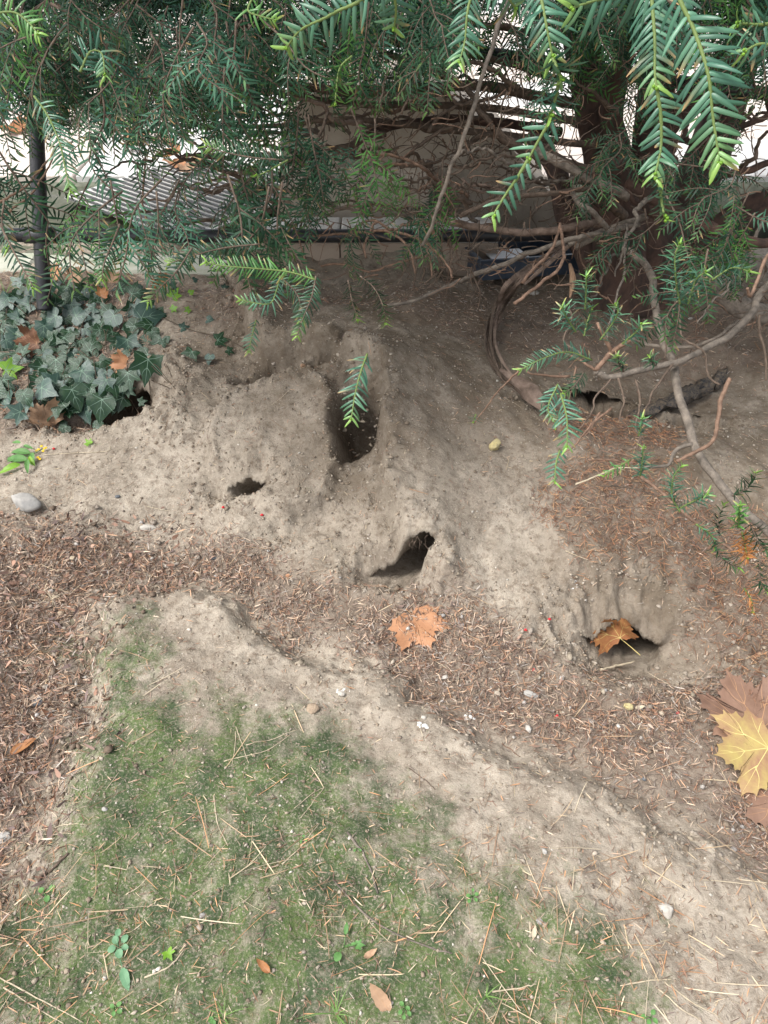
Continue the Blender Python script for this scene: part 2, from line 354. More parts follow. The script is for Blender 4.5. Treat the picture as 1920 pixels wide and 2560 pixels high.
def soil_material(m):
    n = m.node_tree; L = n.links; b = n.nodes['Principled BSDF']; b.inputs['Roughness'].default_value = .95; b.inputs['Specular IOR Level'].default_value = .12
    tc = n.nodes.new('ShaderNodeTexCoord'); at_ = n.nodes.new('ShaderNodeAttribute'); at_.attribute_name = 'col'
    sp_ = n.nodes.new('ShaderNodeSeparateColor'); L.new(at_.outputs['Color'], sp_.inputs[0])
    def noise(s, d=5, r=.6):
        z = n.nodes.new('ShaderNodeTexNoise'); z.inputs['Scale'].default_value = s; z.inputs['Detail'].default_value = d; z.inputs['Roughness'].default_value = r
        L.new(tc.outputs['Object'], z.inputs['Vector']); return z.outputs['Fac']
    def ramp(src, p0, p1):
        c = n.nodes.new('ShaderNodeMapRange'); c.inputs[1].default_value = p0; c.inputs[2].default_value = p1; L.new(src, c.inputs[0]); return c.outputs[0]
    def mix(f, a, c):
        x = n.nodes.new('ShaderNodeMix'); x.data_type = 'RGBA'; L.new(f, x.inputs[0])
        for s, k in ((a, 6), (c, 7)):
            if isinstance(s, tuple): x.inputs[k].default_value = (*s, 1)
            else: L.new(s, x.inputs[k])
        return x.outputs[2]
    def math_(op, a, c):
        x = n.nodes.new('ShaderNodeMath'); x.operation = op
        for s, k in ((a, 0), (c, 1)):
            if isinstance(s, (int, float)): x.inputs[k].default_value = s
            else: L.new(s, x.inputs[k])
        return x.outputs[0]
    c = mix(ramp(noise(7, 6, .7), .38, .62), (.42, .365, .295), (.275, .235, .185))
    c = mix(ramp(noise(2.6, 6, .65), .50, .66), c, (.235, .195, .152))
    c = mix(ramp(noise(45, 5, .7), .48, .70), c, (.17, .132, .098))
    c = mix(ramp(noise(160, 3, .7), .58, .70), c, (.44, .385, .32))
    c = mix(ramp(noise(220, 3, .7), .65, .78), c, (.15, .11, .08))
    hum_shade = math_('MULTIPLY', sp_.outputs[2], ramp(noise(9, 5, .7), .25, .6))
    c = mix(math_('MULTIPLY', hum_shade, .9), c, (.142, .110, .078))  # humus brown; in the right bowl it stands in for shade
    lit = math_('MULTIPLY', sp_.outputs[1], ramp(noise(30, 5), .2, .5))
    c = mix(math_('MULTIPLY', lit, .74), c, (.17, .128, .098))
    green = mix(ramp(noise(60, 5, .7), .35, .65), (.046, .092, .022), (.098, .145, .044))
    green = mix(ramp(noise(14, 4, .6), .42, .60), green, (.030, .066, .024))
    f = math_('ADD', sp_.outputs[0], math_('MULTIPLY', math_('SUBTRACT', noise(11, 7, .75),   .5), 2.5))
    fm = math_('MULTIPLY', ramp(f, .45, .95), ramp(sp_.outputs[0], .02, .3))
    fm = math_('MULTIPLY', fm, ramp(noise(190, 3, .7), .30, .50))
    c = mix(math_('MULTIPLY', fm, .88), c, green)
    L.new(c, b.inputs['Base Color'])
    h = math_('ADD', math_('MULTIPLY', noise(90, 8, .7), 1.0), math_('MULTIPLY', noise(330, 4, .7), .5))
    vo = n.nodes.new('ShaderNodeTexVoronoi'); vo.inputs['Scale'].default_value = 150; L.new(tc.outputs['Object'], vo.inputs['Vector'])
    h = math_('ADD', h, math_('MULTIPLY', noise(32, 4, .6), 1.2))
    bn = n.nodes.new('ShaderNodeBump'); bn.inputs['Strength'].default_value = 1; bn.inputs['Distance'].default_value = .0045
    L.new(h, bn.inputs['Height']); L.new(bn.outputs[0], b.inputs['Normal'])
soil_material(mg)
verts = np.stack([VX, VY, VZ], -1).reshape(-1, 3)
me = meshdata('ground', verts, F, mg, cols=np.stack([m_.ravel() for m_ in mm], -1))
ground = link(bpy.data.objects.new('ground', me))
tag(ground, 'bare pale soil with burrow holes, a mossy hump in front and needle litter between', kind='structure')

# ---------------------------------------------------------------- tubes and curves
def spline(pts, n):
    p = np.asarray(pts, float)
    if len(p) < 3: return p[0] + (p[-1] - p[0]) * np.linspace(0, 1, n)[:, None]
    q = np.vstack([2 * p[0] - p[1], p, 2 * p[-1] - p[-2]]); out = []
    for t in np.linspace(0, len(p) - 1 - 1e-9, n):
        i = int(t); f = t - i; a, b, c, d = q[i:i + 4]
        out.append(.5 * ((2 * b) + (c - a) * f + (2 * a - 5 * b + 4 * c - d) * f * f + (3 * b - a - 3 * c + d) * f ** 3))
    return np.array(out)
def tube(pts, rad, sides=6, cap=True, flat=1.0):
    p = np.asarray(pts, float); n = len(p); rad = np.broadcast_to(rad, n) if np.ndim(rad) else np.full(n, rad)
    t = np.gradient(p, axis=0); t /= np.linalg.norm(t, axis=1)[:, None] + 1e-12
    up = np.array([0, 0, 1.]) if abs(t[0, 2]) < .8 else np.array([0, 1., 0])
    V = []; 
    for i in range(n):
        s = np.cross(t[i], up); s /= np.linalg.norm(s) + 1e-9; u = np.cross(s, t[i]); up = u
        a = np.arange(sides) * 2 * math.pi / sides
        V.append(p[i] + rad[i] * (np.cos(a)[:, None] * s + flat * np.sin(a)[:, None] * u))
    V = np.concatenate(V); Fc = []
    for i in range(n - 1):
        for k in range(sides):
            a0 = i * sides + k; a1 = i * sides + (k + 1) % sides
            Fc.append((a0, a1, a1 + sides, a0 + sides))
    if cap:
        Fc.append(tuple(range(sides))[::-1]); Fc.append(tuple(range((n - 1) * sides, n * sides)))
    return V, Fc
class MB:
    def __init__(s): s.v = []; s.f = []; s.n = 0; s.m = []
    def add(s, V, Fc, mi=0):
        V = np.asarray(V); s.v.append(V); s.f += [tuple(int(i) + s.n for i in f) for f in Fc]; s.m += [mi] * len(Fc); s.n += len(V)
    def build(s, name, mats, parent=None, **kw):
        return mk(name, np.concatenate(s.v), s.f, mats, parent, midx=s.m, **kw)
def box(c, size, rz=0, bev=0, tilt=0):
    sx, sy, sz = [k / 2 for k in size]
    V = np.array([[a * sx, b * sy, d * sz] for d in (-1, 1) for a, b in ((-1, -1), (1, -1), (1, 1), (-1, 1))])
    Fc = [(3, 2, 1, 0), (4, 5, 6, 7), (0, 1, 5, 4), (1, 2, 6, 5), (2, 3, 7, 6), (3, 0, 4, 7)]
    if bev:
        V = []
        lv = [(-sz, bev), (-sz + bev, 0), (sz - bev, 0), (sz, bev)]
        for z, ins in lv:
            for a, b in ((-1, -1), (1, -1), (1, 1), (-1, 1)): V.append((a * (sx - ins), b * (sy - ins), z))
        V = np.array(V); Fc = [(3, 2, 1, 0), (12, 13, 14, 15)]
        for k in range(3):
            for i in range(4): Fc.append((k * 4 + i, k * 4 + (i + 1) % 4, k * 4 + 4 + (i + 1) % 4, k * 4 + 4 + i))
    cr, sr = math.cos(rz), math.sin(rz)
    V = V @ np.array([[cr, sr, 0], [-sr, cr, 0], [0, 0, 1]])
    return V + np.asarray(c), Fc

# ---------------------------------------------------------------- blades: needles, litter, moss, vectorised
def blades(base, d, nrm, ln, wd, bend, col, prof, keel=0.0, tipcol=None):
    """base,d,nrm (n,3); prof = list of (t, width factor). returns V, F(quads), C"""
    n = len(base); s = np.cross(d, nrm); s /= np.linalg.norm(s, axis=1)[:, None] + 1e-9
    K = len(prof); W = 3 if keel else 2
    V = np.zeros((n, K, W, 3)); C = np.zeros((n, K, W, 3))
    for i, (t, wf) in enumerate(prof):
        c = base + d * (ln * t)[:, None] - nrm * (bend * ln * t * t)[:, None]
        o = s * (wd * wf / 2)[:, None]
        V[:, i, 0] = c - o; V[:, i, W - 1] = c + o
        if keel: V[:, i, 1] = c + nrm * (wd * wf * keel)[:, None]
        cc = col if tipcol is None else col * (1 - t ** 3) + tipcol * t ** 3
        C[:, i, :] = cc[:, None, :]
        if keel: C[:, i, 1] = np.minimum(cc * 1.25, 1)
    idx = np.arange(n * K * W).reshape(n, K, W); Fs = []
    for i in range(K - 1):
        for j in range(W - 1):
            Fs.append(np.stack([idx[:, i, j], idx[:, i, j + 1], idx[:, i + 1, j + 1], idx[:, i + 1, j]], -1))
    return V.reshape(-1, 3), np.concatenate(Fs), C.reshape(-1, 3)
def unit(v): return v / (np.linalg.norm(v, axis=-1)[..., None] + 1e-9)

# ---------------------------------------------------------------- needle litter, straw, crumbs, moss
def ray_cover(n, x0, x1, y0, y1):
    return rng.uniform(x0, x1, n), rng.uniform(y0, y1, n)
def scatter_points(n, fn, ylo=.36, yhi=2.98):
    """n points, density follows fn(x,y) in 0..1, inside the strip of ground the photograph shows plus a margin"""
    X = []; Y = []; c = 0
    while c < n:
        x = rng.uniform(-1.75, 1.75, n * 2); y = rng.uniform(ylo, yhi, n * 2)
        ok = np.abs(x) < (.62 + .42 * y)
        x, y = x[ok], y[ok]; k = rng.random(len(x)) < fn(x, y); k &= ~in_tunnel(x, y, 1.05)
        X.append(x[k]); Y.append(y[k]); c += k.sum()
        if c < n * .02: break
    return np.concatenate(X)[:n], np.concatenate(Y)[:n]
def lay(n, fn, lens, wds, pal, lift=.002, tilt=.16, bend=(.0, .25), prof=((0, .5), (.3, 1), (.7, .9), (1, .2)), ylo=.36, yhi=2.98):
    x, y = scatter_points(n, fn, ylo, yhi); n = len(x)
    nr = Nat(x, y); a = rng.uniform(0, 2 * math.pi, n)
    d = np.stack([np.cos(a), np.sin(a), np.zeros(n)], -1); d -= nr * (d * nr).sum(1)[:, None]; d = unit(d)
    d = unit(d + nr * rng.normal(0, tilt, n)[:, None])
    nn = unit(nr + rng.normal(0, .5, (n, 3))); nn = unit(nn - d * (nn * d).sum(1)[:, None])
    ln = rng.uniform(*lens, n); wd = rng.uniform(*wds, n)
    base = np.stack([x, y, Hat(x, y)], -1) - d * (ln * .5)[:, None] + nr * (lift * rng.uniform(.3, 2.2, n))[:, None]
    # bend sideways as well as down
    side = np.where(rng.random(n) < .5, 1, -1); pal = np.array(pal); ci = rng.integers(0, len(pal), n)
    col = pal[ci] * rng.uniform(.7, 1.25, n)[:, None]
    b = rng.uniform(*bend, n) * side
    lat = unit(np.cross(d, nn)); nn2 = unit(nn + lat * rng.normal(0, 1.6, n)[:, None])
    # the blade faces up while its curve runs sideways
    return blades(base, d, unit(nn2), ln, wd, b, col, prof)
def join(parts):
    V = []; Fs = []; C = []; k = 0
    for v, f, c in parts: V.append(v); Fs.append(f + k); C.append(c); k += len(v)
    return np.concatenate(V), np.concatenate(Fs), np.concatenate(C)
RUST = [(.34, .17, .09), (.25, .12, .07), (.46, .25, .13), (.17, .10, .07), (.12, .08, .06), (.40, .27, .18), (.30, .22, .17), (.54, .38, .25), (.23, .16, .13), (.16, .12, .10), (.38, .33, .28), (.58, .43, .30), (.10, .07, .055), (.20, .11, .07)]
RUST = [tuple(.86 * c_ + .14 * (k_[0] * .45 + k_[1] * .4 + k_[2] * .15) for c_ in k_) for k_ in RUST]
ORANGE = [(.36, .18, .09), (.28, .14, .08), (.22, .11, .07), (.40, .25, .14), (.14, .085, .06), (.18, .12, .09)]
STRAW = [(.52, .42, .28), (.44, .32, .20), (.34, .23, .14), (.50, .42, .30), (.30, .19, .12), (.45, .24, .12)]
def f_l1(x, y):
    m = masks(x, y); return np.clip(sstep(-.07, .07, sdpoly(x, y, LIT1) + fbm(x, y, .12, 4, 52) * .06) * (.15 + 1.0 * np.clip(fbm(x, y, .10, 3, 60) + .5, 0, 1)), 0, 1)
def f_lit(x, y): return masks(x, y)[1]
LIT5 = pxpoly([(-200,720),(330,700),(410,790),(380,900),(330,1000),(280,1040),(-200,1040)], .12)
def f_ivy(x, y): return sstep(-.03, .03, sdpoly(x, y, LIT5))
def f_or(x, y):
    return np.maximum(sstep(-.03, .09, sdpoly(x, y, LIT2) + fbm(x, y, .12, 3, 61) * .12), sstep(-.02, .05, sdpoly(x, y, LIT3)))
def f_moss(x, y): return .25 * masks(x, y)[0] + .03 + .5 * sstep(.72, .42, y) * (fbm(x, y, .12, 3, 62) > 0)
def f_all(x, y): return .35 + .65 * (fbm(x, y, .15, 3, 63) > .05)
def f_bot(x, y): return np.clip(sstep(.95, .45, y) * (.2 + (fbm(x, y, .13, 3, 64) > .12) * .8), 0, 1) + .03 * (y < 1.2)
def f_left(x, y): return sstep(.14, -.06, sdpoly(x, y, MOUND) + fbm(x, y, .1, 3, 58) * .06) * sstep(-.45, -.62, x) * sstep(1.75, 1.5, y)
litter = join([
  lay(25000, f_l1, (.010, .026), (.0010, .0023), RUST, lift=.0045, tilt=.20),
  lay(11000, f_lit, (.012, .025), (.0012, .0024), RUST, lift=.0042, tilt=.2),
  lay(7500, f_or, (.013, .028), (.0011, .0019), ORANGE, lift=.0055, tilt=.22),
  lay(4600, f_left, (.012, .032), (.0013, .0028), RUST, lift=.007, tilt=.3),
  lay(900, f_l1, (.008, .022), (.0035, .0075), [(.22, .15, .11), (.30, .2, .15), (.16, .11, .09), (.36, .26, .2), (.12, .09, .07)], lift=.005, tilt=.3, prof=((0, .4), (.25, 1), (.6, .8), (1, .3))),
  lay(500, f_left, (.010, .030), (.004, .011), [(.22, .14, .11), (.30, .18, .13), (.14, .10, .09), (.34, .2, .14)], lift=.007, tilt=.35, prof=((0, .4), (.25, 1), (.6, .8), (1, .3))),
  lay(2600, f_ivy, (.012, .04), (.0015, .003), RUST, lift=.008, tilt=.4),
  lay(12000, f_all, (.005, .020), (.0009, .0018), RUST[:7] + RUST + STRAW[:1], lift=.0022, tilt=.08),
])
o = mk('needle_litter', *litter[:2], M['litter'], None, origin=(0, 0, 0), cols=litter[2])
tag(o, 'layer of fallen rust brown yew needles lying along the trough', 'needle litter', kind='stuff')
pp = ((0, .8), (.2, 1), (.4, 1), (.6, 1), (.8, .9), (1, .5))
straw = join([
  lay(240, f_bot, (.05, .11), (.0013, .0020), STRAW, lift=.003, tilt=.04, bend=(0, .22), prof=pp),
  lay(110, f_moss, (.04, .09), (.0012, .0019), STRAW, lift=.003, tilt=.04, bend=(0, .22), prof=pp),
  lay(230, f_l1, (.03, .09), (.0010, .0017), STRAW, lift=.005, tilt=.08, bend=(0, .25), prof=pp),
  lay(100, f_left, (.04, .10), (.0010, .0017), STRAW, lift=.006, tilt=.10, bend=(0, .25), prof=pp),
  lay(150, f_all, (.03, .08), (.0008, .0014), STRAW, lift=.002, tilt=.04, bend=(0, .3), prof=pp),
  lay(1300, f_moss, (.006, .022), (.0008, .0019), STRAW + RUST[:4], lift=.002, tilt=.12, bend=(0, .5)),
  lay(2400, f_bot, (.008, .026), (.0009, .0022), STRAW + RUST[:6], lift=.004, tilt=.2, bend=(0, .4)),
])
o = mk('pine_straw', *straw[:2], M['litter'], None, origin=(0, 0, 0), cols=straw[2])
tag(o, 'scattered long pale pine needles and dry bits lying on the moss and soil', 'pine straw', kind='stuff')
def crumbs(n, fn, sz, pal, ylo=.36, yhi=2.98, emb=.2):
    x, y = scatter_points(n, fn, ylo, yhi); n = len(x)
    t = (1 + 5 ** .5) / 2
    ov = np.array([[1, 0, 0], [-1, 0, 0], [0, 1, 0], [0, -1, 0], [0, 0, 1], [0, 0, -1], [.6, .6, .55], [-.6, .6, .5], [-.6, -.6, .55], [.6, -.6, .5]], float)
    of = [(4, 6, 7), (4, 7, 8), (4, 8, 9), (4, 9, 6), (0, 2, 6), (2, 1, 7), (2, 7, 6), (1, 3, 8), (1, 8, 7), (3, 0, 9), (3, 9, 8), (0, 6, 9), (0, 5, 2), (2, 5, 1), (1, 5, 3), (3, 5, 0)]
    s = sz[0] * (sz[1] / sz[0]) ** (rng.random(n) ** 2.2)
    r = rng.uniform(.55, 1.45, (n, 10, 1)); v = ov[None] * r * s[:, None, None] * rng.uniform(.65, 1.25, (n, 1, 3))
    a = rng.uniform(0, 6.28, n); ca, sa = np.cos(a)[:, None], np.sin(a)[:, None]
    v = np.stack([v[..., 0] * ca - v[..., 1] * sa, v[..., 0] * sa + v[..., 1] * ca, v[..., 2] * .8], -1)
    v += np.stack([x, y, Hat(x, y) + s * emb], -1)[:, None]
    f = (np.array(of)[None] + (np.arange(n) * 10)[:, None, None]).reshape(-1, 3)
    pal = np.array(pal); c = pal[rng.integers(0, len(pal), n)] * rng.uniform(.8, 1.2, n)[:, None]
    return v.reshape(-1, 3), f, np.repeat(c, 10, 0)
SOILP = [(.33, .28, .215), (.28, .23, .175), (.24, .19, .14), (.20, .16, .12), (.36, .31, .25), (.30, .26, .215)]
def f_rough(x, y): return np.clip(relief(x, y)[1] * 1.2 + .12, 0, 1)
cr_ = join([crumbs(900, lambda x, y: np.clip(relief(x, y)[1] - .1, 0, 1), (.003, .010), SOILP, emb=.0), crumbs(14000, f_rough, (.0015, .0055), SOILP), crumbs(9000, f_all, (.0011, .0045), SOILP + [(.5, .46, .4), (.2, .17, .14)]),
  crumbs(900, f_l1, (.003, .008), SOILP + [(.33, .31, .29), (.42, .39, .35)], emb=.6), crumbs(800, f_left, (.003, .010), [(.2, .155, .12), (.26, .22, .18), (.16, .12, .09)], emb=.6)])
o = mk('soil_crumbs', cr_[0], cr_[1], M['crumb'], None, origin=(0, 0, 0), cols=cr_[2])
tag(o, 'loose crumbs and grit of dug soil scattered around the holes', 'soil crumbs', kind='stuff')
def f_m2(x, y):
    m = masks(x, y)[0]; return np.clip((m - .5 + fbm(x, y, .07, 5, 71) * 1.1) * 1.8, 0, 1)
x, y = scatter_points(26000, f_m2, .36, 1.75); n = len(x); nr = Nat(x, y); d = unit(nr + rng.normal(0, .55, (n, 3))); nn = unit(np.cross(d, rng.normal(0, 1, (n, 3))))
mp_ = np.array([(.05, .105, .025), (.08, .15, .035), (.12, .20, .05), (.035, .075, .022), (.15, .21, .075)])
mo = blades(np.stack([x, y, Hat(x, y)], -1) - nr * .0005, d, nn, rng.uniform(.0014, .0036, n), rng.uniform(.0009, .0018, n), rng.uniform(0, .5, n), mp_[rng.integers(0, 5, n)] * rng.uniform(.7, 1.2, n)[:, None], ((0, 1), (1, .25)))
o = mk('moss', mo[0], mo[1], M['moss'], None, origin=(0, 0, 0), cols=mo[2]); tag(o, 'patchy low green moss growing over the front hump', 'moss', kind='stuff')

# ---------------------------------------------------------------- behind: kerb, pavement, low wall, block wall, grating, railing
def atY(px, py, Y): r = ray(px, py); return CAM + r * (Y / r[1])
def setting(name, parts_, m, label):
    mb = MB()
    for q in parts_: mb.add(*box(*q[:2], **(q[2] if len(q) > 2 else {})))
    o = mb.build(name, m); tag(o, label, kind='structure'); return o
setting('mossy_ground', [((-30.6, 3.56, .08), (60, 1.08, .17))], M['mossy'], 'grey green mossy earth strip behind the kerb')
pav = setting('pavement', [((0, 64, .02), (140, 120, .30))], M['joint'], 'pale paved square beyond the railing')
slabs = []
sm = None
pr = random.Random(3)
for j in range(12):
    for i in range(-12, 12):
        sx, sy = .62, .62
        c = (i * .63 + (j % 2) * .315, 4.36 + j * .63)
        v, f = box((0, 0, 0), (.615, .615, .05), bev=.006)
        if abs(c[0]) > .8 * c[1] + .8: continue
        if len(slabs) < 2:
            mdl = meshdata('paving_slab', v, f, M['slab'] if len(slabs) == 0 else M['slab_pink'], smooth=False)
        else: mdl = slabs[pr.randint(0, 1)].data
        o = link(bpy.data.objects.new('paving_slab', mdl), pav)
        o.location = Vector((c[0], c[1], .178 + pr.uniform(-.002, .002))) - pav.location; slabs.append(o)
kerb = []
kp = None
k_root = None
for i in range(5):
    v, f = box((0, 0, 0), (.99, .17, .2), bev=.012)
    if i == 0: kmd = meshdata('kerb_stone', v, f, M['kerb'], smooth=False)
    o = bpy.data.objects.new('kerb' if i == 0 else 'kerb_stone', kmd); 
    if i == 0: link(o); k_root = o; o.location = (-.95, 3.06, .085); tag(o, 'pale worn concrete kerb behind the ivy and the railing', kind='structure')
    else: link(o, k_root); o.location = (-1.0 * i, .012 * (i % 2), .003 * (i % 3))
# low wall on the right half
lw = empty('low_wall', (atY(800, 670, 3.05)[0], 3.1, .05), 'low brown edging wall with pale coping running under the black rail', 'low wall')
xa, xb = -.50, .47
for k in range(3):
    a0 = xa + (xb - xa) / 3 * k; a1 = xa + (xb - xa) / 3 * (k + 1) - .006
    mb = MB(); mb.add(*box(((a0 + a1) / 2, 3.14, .15), (a1 - a0, .18, .24), bev=.008)); mb.build('wall_stone', M['wall_brown'], lw, smooth=False)
    mb = MB(); mb.add(*box(((a0 + a1) / 2, 3.15, .2855), (a1 - a0, .21, .028), bev=.006)); mb.build('coping', M['concrete'], lw, smooth=False)
# thick rendered wall behind the bush
def extrude(poly, Y0, Y1):
    n = len(poly); a = np.array([atY(*p, Y0) for p in poly]); b = a.copy(); b[:, 1] = Y1
    return np.vstack([a, b]), [tuple(range(n))[::-1], tuple(range(n, 2 * n))] + [(i, (i + 1) % n, n + (i + 1) % n, n + i) for i in range(n)]
mb = MB(); mb.add(*extrude([(700, 620), (702, 320), (760, 240), (860, 215), (1000, 205), (1120, 235), (1200, 300), (1262, 352), (1300, 395), (1345, 452), (1372, 478), (1395, 520), (1400, 620)], 3.55, 4.05))
o = mb.build('rendered_wall', M['wall'], smooth=False); tag(o, 'rough pale rendered wall end with sloping broken edge behind the branches', 'wall')
for (px, py, sx, sz, lab) in [(763, 512, .085, .062, 'left pale grey stone block at the foot of the rendered wall'), (823, 507, .070, .058, 'cream stone block standing right of the pale grey one'), (765, 574, .10, .045, 'mossy pale block lying just above the rail by the wall foot')]:
    mb = MB(); c = atY(px, py, 3.45); mb.add(*box(c, (sx, .08, sz), rz=.1, bev=.008)); o = mb.build('stone_block', M['concrete' if px != 765 else 'kerb'], smooth=False); tag(o, lab, 'stone block', 'pale blocks at the wall foot')
mb = MB(); mb.add(*box((-.12 + .0, 3.42, .30), (.62, .20, .24), bev=.01)); o = mb.build('block_footing', M['wall'], smooth=False); tag(o, 'rough footing under the pale blocks behind the low wall', 'footing')
# grating of many bars lying on the pavement
gc = at(500, 470, .215)
gr = empty('ribbed_grating', gc, 'ribbed grey floor grating on the pavement seen through the foliage', 'grating')
ang = R(-38); gu = np.array([math.cos(ang), math.sin(ang), 0]); gv = np.array([-gu[1], gu[0], 0])
vb, fb = box((0, 0, 0), (.80, .015, .003), rz=ang)
barme = meshdata('grate_bar', vb, fb, M['grate'], smooth=False)
for k in range(24):
    o = link(bpy.data.objects.new('grate_bar', barme), gr); q = gv * (k - 13) * .037 + np.array([0, 0, .004]); o.location = q
mb = MB()
mb.add(*box(gc + np.array([0, 0, -.006]), (.85, .95, .006), rz=ang)); mb.build('backing_plate', M['slab'], gr, smooth=False)
# railing
rl = empty('railing', (P(112, 760, 2.85)), 'black painted tube railing with one post and two rails behind the ivy', 'railing')
lo = [P(-900, 596, 2.72), P(-60, 589, 2.74), P(100, 588, 2.75), P(700, 590, 2.86), P(1400, 588, 3.0)]
mb = MB(); mb.add(*tube(spline(lo, 24), .0245, 14)); mb.build('rail', M['black_paint'], rl)
up = [P(-900, -160, 2.55), P(80, -40, 2.6), P(500, 18, 2.72), P(1370, 158, 2.92), P(2100, 260, 3.05)]
mb = MB(); mb.add(*tube(spline(up, 24), .0245, 14)); mb.build('rail', M['black_paint'], rl)
mb = MB(); mb.add(*tube(spline([P(112, 775, 2.86), P(109, 735, 2.84), P(98, 500, 2.72), P(88, 240, 2.62), P(80, -35, 2.58)], 20), .0262, 14)); mb.build('post', M['black_paint'], rl)
mb = MB(); mb.add(*tube([P(60, 588, 2.748), P(140, 588, 2.758)], .029, 14)); mb.build('rail_clamp', M['black_paint'], rl)
# plastic tray behind the tree foot
tc_ = at(1300, 672, .17); tr = empty('plastic_tray', tc_, 'dark blue plastic tray lying tilted at the foot of the yew', 'tray')
def tbox(c, s): 
    v, f = box(c, s, bev=.003); a = .22; ca, sa = math.cos(a), math.sin(a)
    v = v @ np.array([[ca, sa, 0], [-sa, ca, 0], [0, 0, 1]]); t_ = -.12
    v = np.stack([v[:, 0], v[:, 1] * math.cos(t_) - v[:, 2] * math.sin(t_), v[:, 1] * math.sin(t_) + v[:, 2] * math.cos(t_)], -1)
    return v + tc_ + np.array([0, 0, .0]), f
for nm, c, s in [('floor_panel', (0, 0, .004), (.40, .22, .006)), ('side_panel', (0, -.113, .042), (.41, .008, .08)), ('side_panel', (0, .113, .042), (.41, .008, .08)), ('end_panel', (-.204, 0, .042), (.008, .218, .08)), ('end_panel', (.204, 0, .042), (.008, .218, .08)), ('rim', (0, -.124, .082), (.44, .02, .008)), ('rim', (-.215, 0, .0825), (.02, .225, .008)), ('rim', (.215, 0, .0825), (.02, .225, .008)), ('rim', (0, .124, .082), (.44, .02, .008))]:
    mb = MB(); mb.add(*tbox(c, s)); mb.build(nm, M['crate'], tr, smooth=False)
mb = MB(); mb.add(*tbox((-.06, .02, .058), (.16, .12, .003))); o = mb.build('paper_sheet', M['paper'], smooth=False); tag(o, 'pale sheet of paper lying in the dark plastic tray', 'paper')

# ---------------------------------------------------------------- leaf shapes
PLANE = [(0, 1.0), (.07, .86), (.20, .84), (.20, .70), (.32, .68), (.31, .56), (.42, .60), (.52, .70), (.58, .66), (.78, .72), (.73, .56), (.82, .46), (.70, .38), (.74, .25), (.60, .17), (.72, .08), (.80, -.02), (.62, -.11), (.56, -.22), (.36, -.22), (.18, -.27), (.07, -.20), (0, -.14)]
IVY = [(0, 1.0), (.10, .78), (.20, .52), (.26, .40), (.44, .48), (.66, .50), (.58, .30), (.46, .10), (.50, -.06), (.52, -.26), (.34, -.27), (.18, -.26), (.07, -.16), (0, -.05)]
IVYH = [(0, 1.0), (.14, .80), (.28, .58), (.40, .42), (.56, .28), (.60, .10), (.52, -.10), (.38, -.24), (.22, -.28), (.08, -.18), (0, -.06)]
OVAL = [(0, 1.0), (.10, .85), (.20, .60), (.25, .30), (.22, .02), (.10, -.16), (0, -.2)]
ROUND = [(0, .62), (.18, .56), (.34, .36), (.40, .12), (.32, -.12), (.14, -.26), (0, -.28)]
def leaf_mesh(half, size, curl, seed, rings=7, sub=3, rag=.009, fold=.0):
    """returns V (local, stalk at -y, lying in xy), F, height function"""
    r = np.random.default_rng(seed)
    out = [(x, y) for x, y in half] + [(-x, y) for x, y in half[-2:0:-1]]
    pts = []
    for i in range(len(out)):
        a = np.array(out[i]); b = np.array(out[(i + 1) % len(out)])
        for k in range(sub):
            p = a + (b - a) * k / sub
            if k: p = p * (1 - .03 * math.sin(math.pi * k / sub)) + r.normal(0, rag, 2)
            pts.append(p)
    pts = np.array(pts); n = len(pts); c = np.array([0, .12])
    ph = r.uniform(0, 6.28, 6)
    def hz(x, y):
        q = np.hypot(x, y - .1)
        z = curl[0] * x * x + curl[1] * (y - .1) ** 2 + curl[2] * x * y
        z = z + curl[3] * (np.sin(4.2 * x + ph[0]) * np.cos(3.7 * y + ph[1]) * .5 + np.sin(9 * x + ph[2] + 5 * y) * .22) * q
        z = z + .018 * np.cos(np.arctan2(x, y + .14) * 7) * q + fold * np.abs(x)
        return z
    V = [np.array([c[0], c[1], hz(c[0], c[1])])]
    for k in range(1, rings + 1):
        t = k / rings; p = c + (pts - c) * t
        V += [np.array([a, b, hz(a, b)]) for a, b in p]
    V = np.array(V) * size; Fc = []
    for j in range(n): Fc.append((0, 1 + (j + 1) % n, 1 + j))
    for k in range(rings - 1):
        o0 = 1 + k * n; o1 = o0 + n
        for j in range(n): Fc.append((o0 + j, o0 + (j + 1) % n, o1 + (j + 1) % n, o1 + j))
    return V, [f[::-1] for f in Fc], hz
def vein_mesh(lines, hz, size, w0=.014, lift=.006):
    V = []; Fc = []
    for ln in lines:
        p = spline([np.array([a, b, 0]) for a, b in ln], 9); k = len(p)
        d = np.gradient(p, axis=0); s = np.stack([-d[:, 1], d[:, 0]], -1); s /= np.linalg.norm(s, axis=1)[:, None]
        b0 = len(V)
        for i in range(k):
            w_ = w0 * (1 - .8 * i / (k - 1)); q = p[i, :2]
            for sgn in (-1, 1):
                a = q + s[i] * w_ * sgn; V.append((a[0], a[1], hz(a[0], a[1]) + lift))
            if i: Fc.append((b0 + 2 * i - 2, b0 + 2 * i, b0 + 2 * i + 1, b0 + 2 * i - 1))
    return np.array(V) * size, Fc
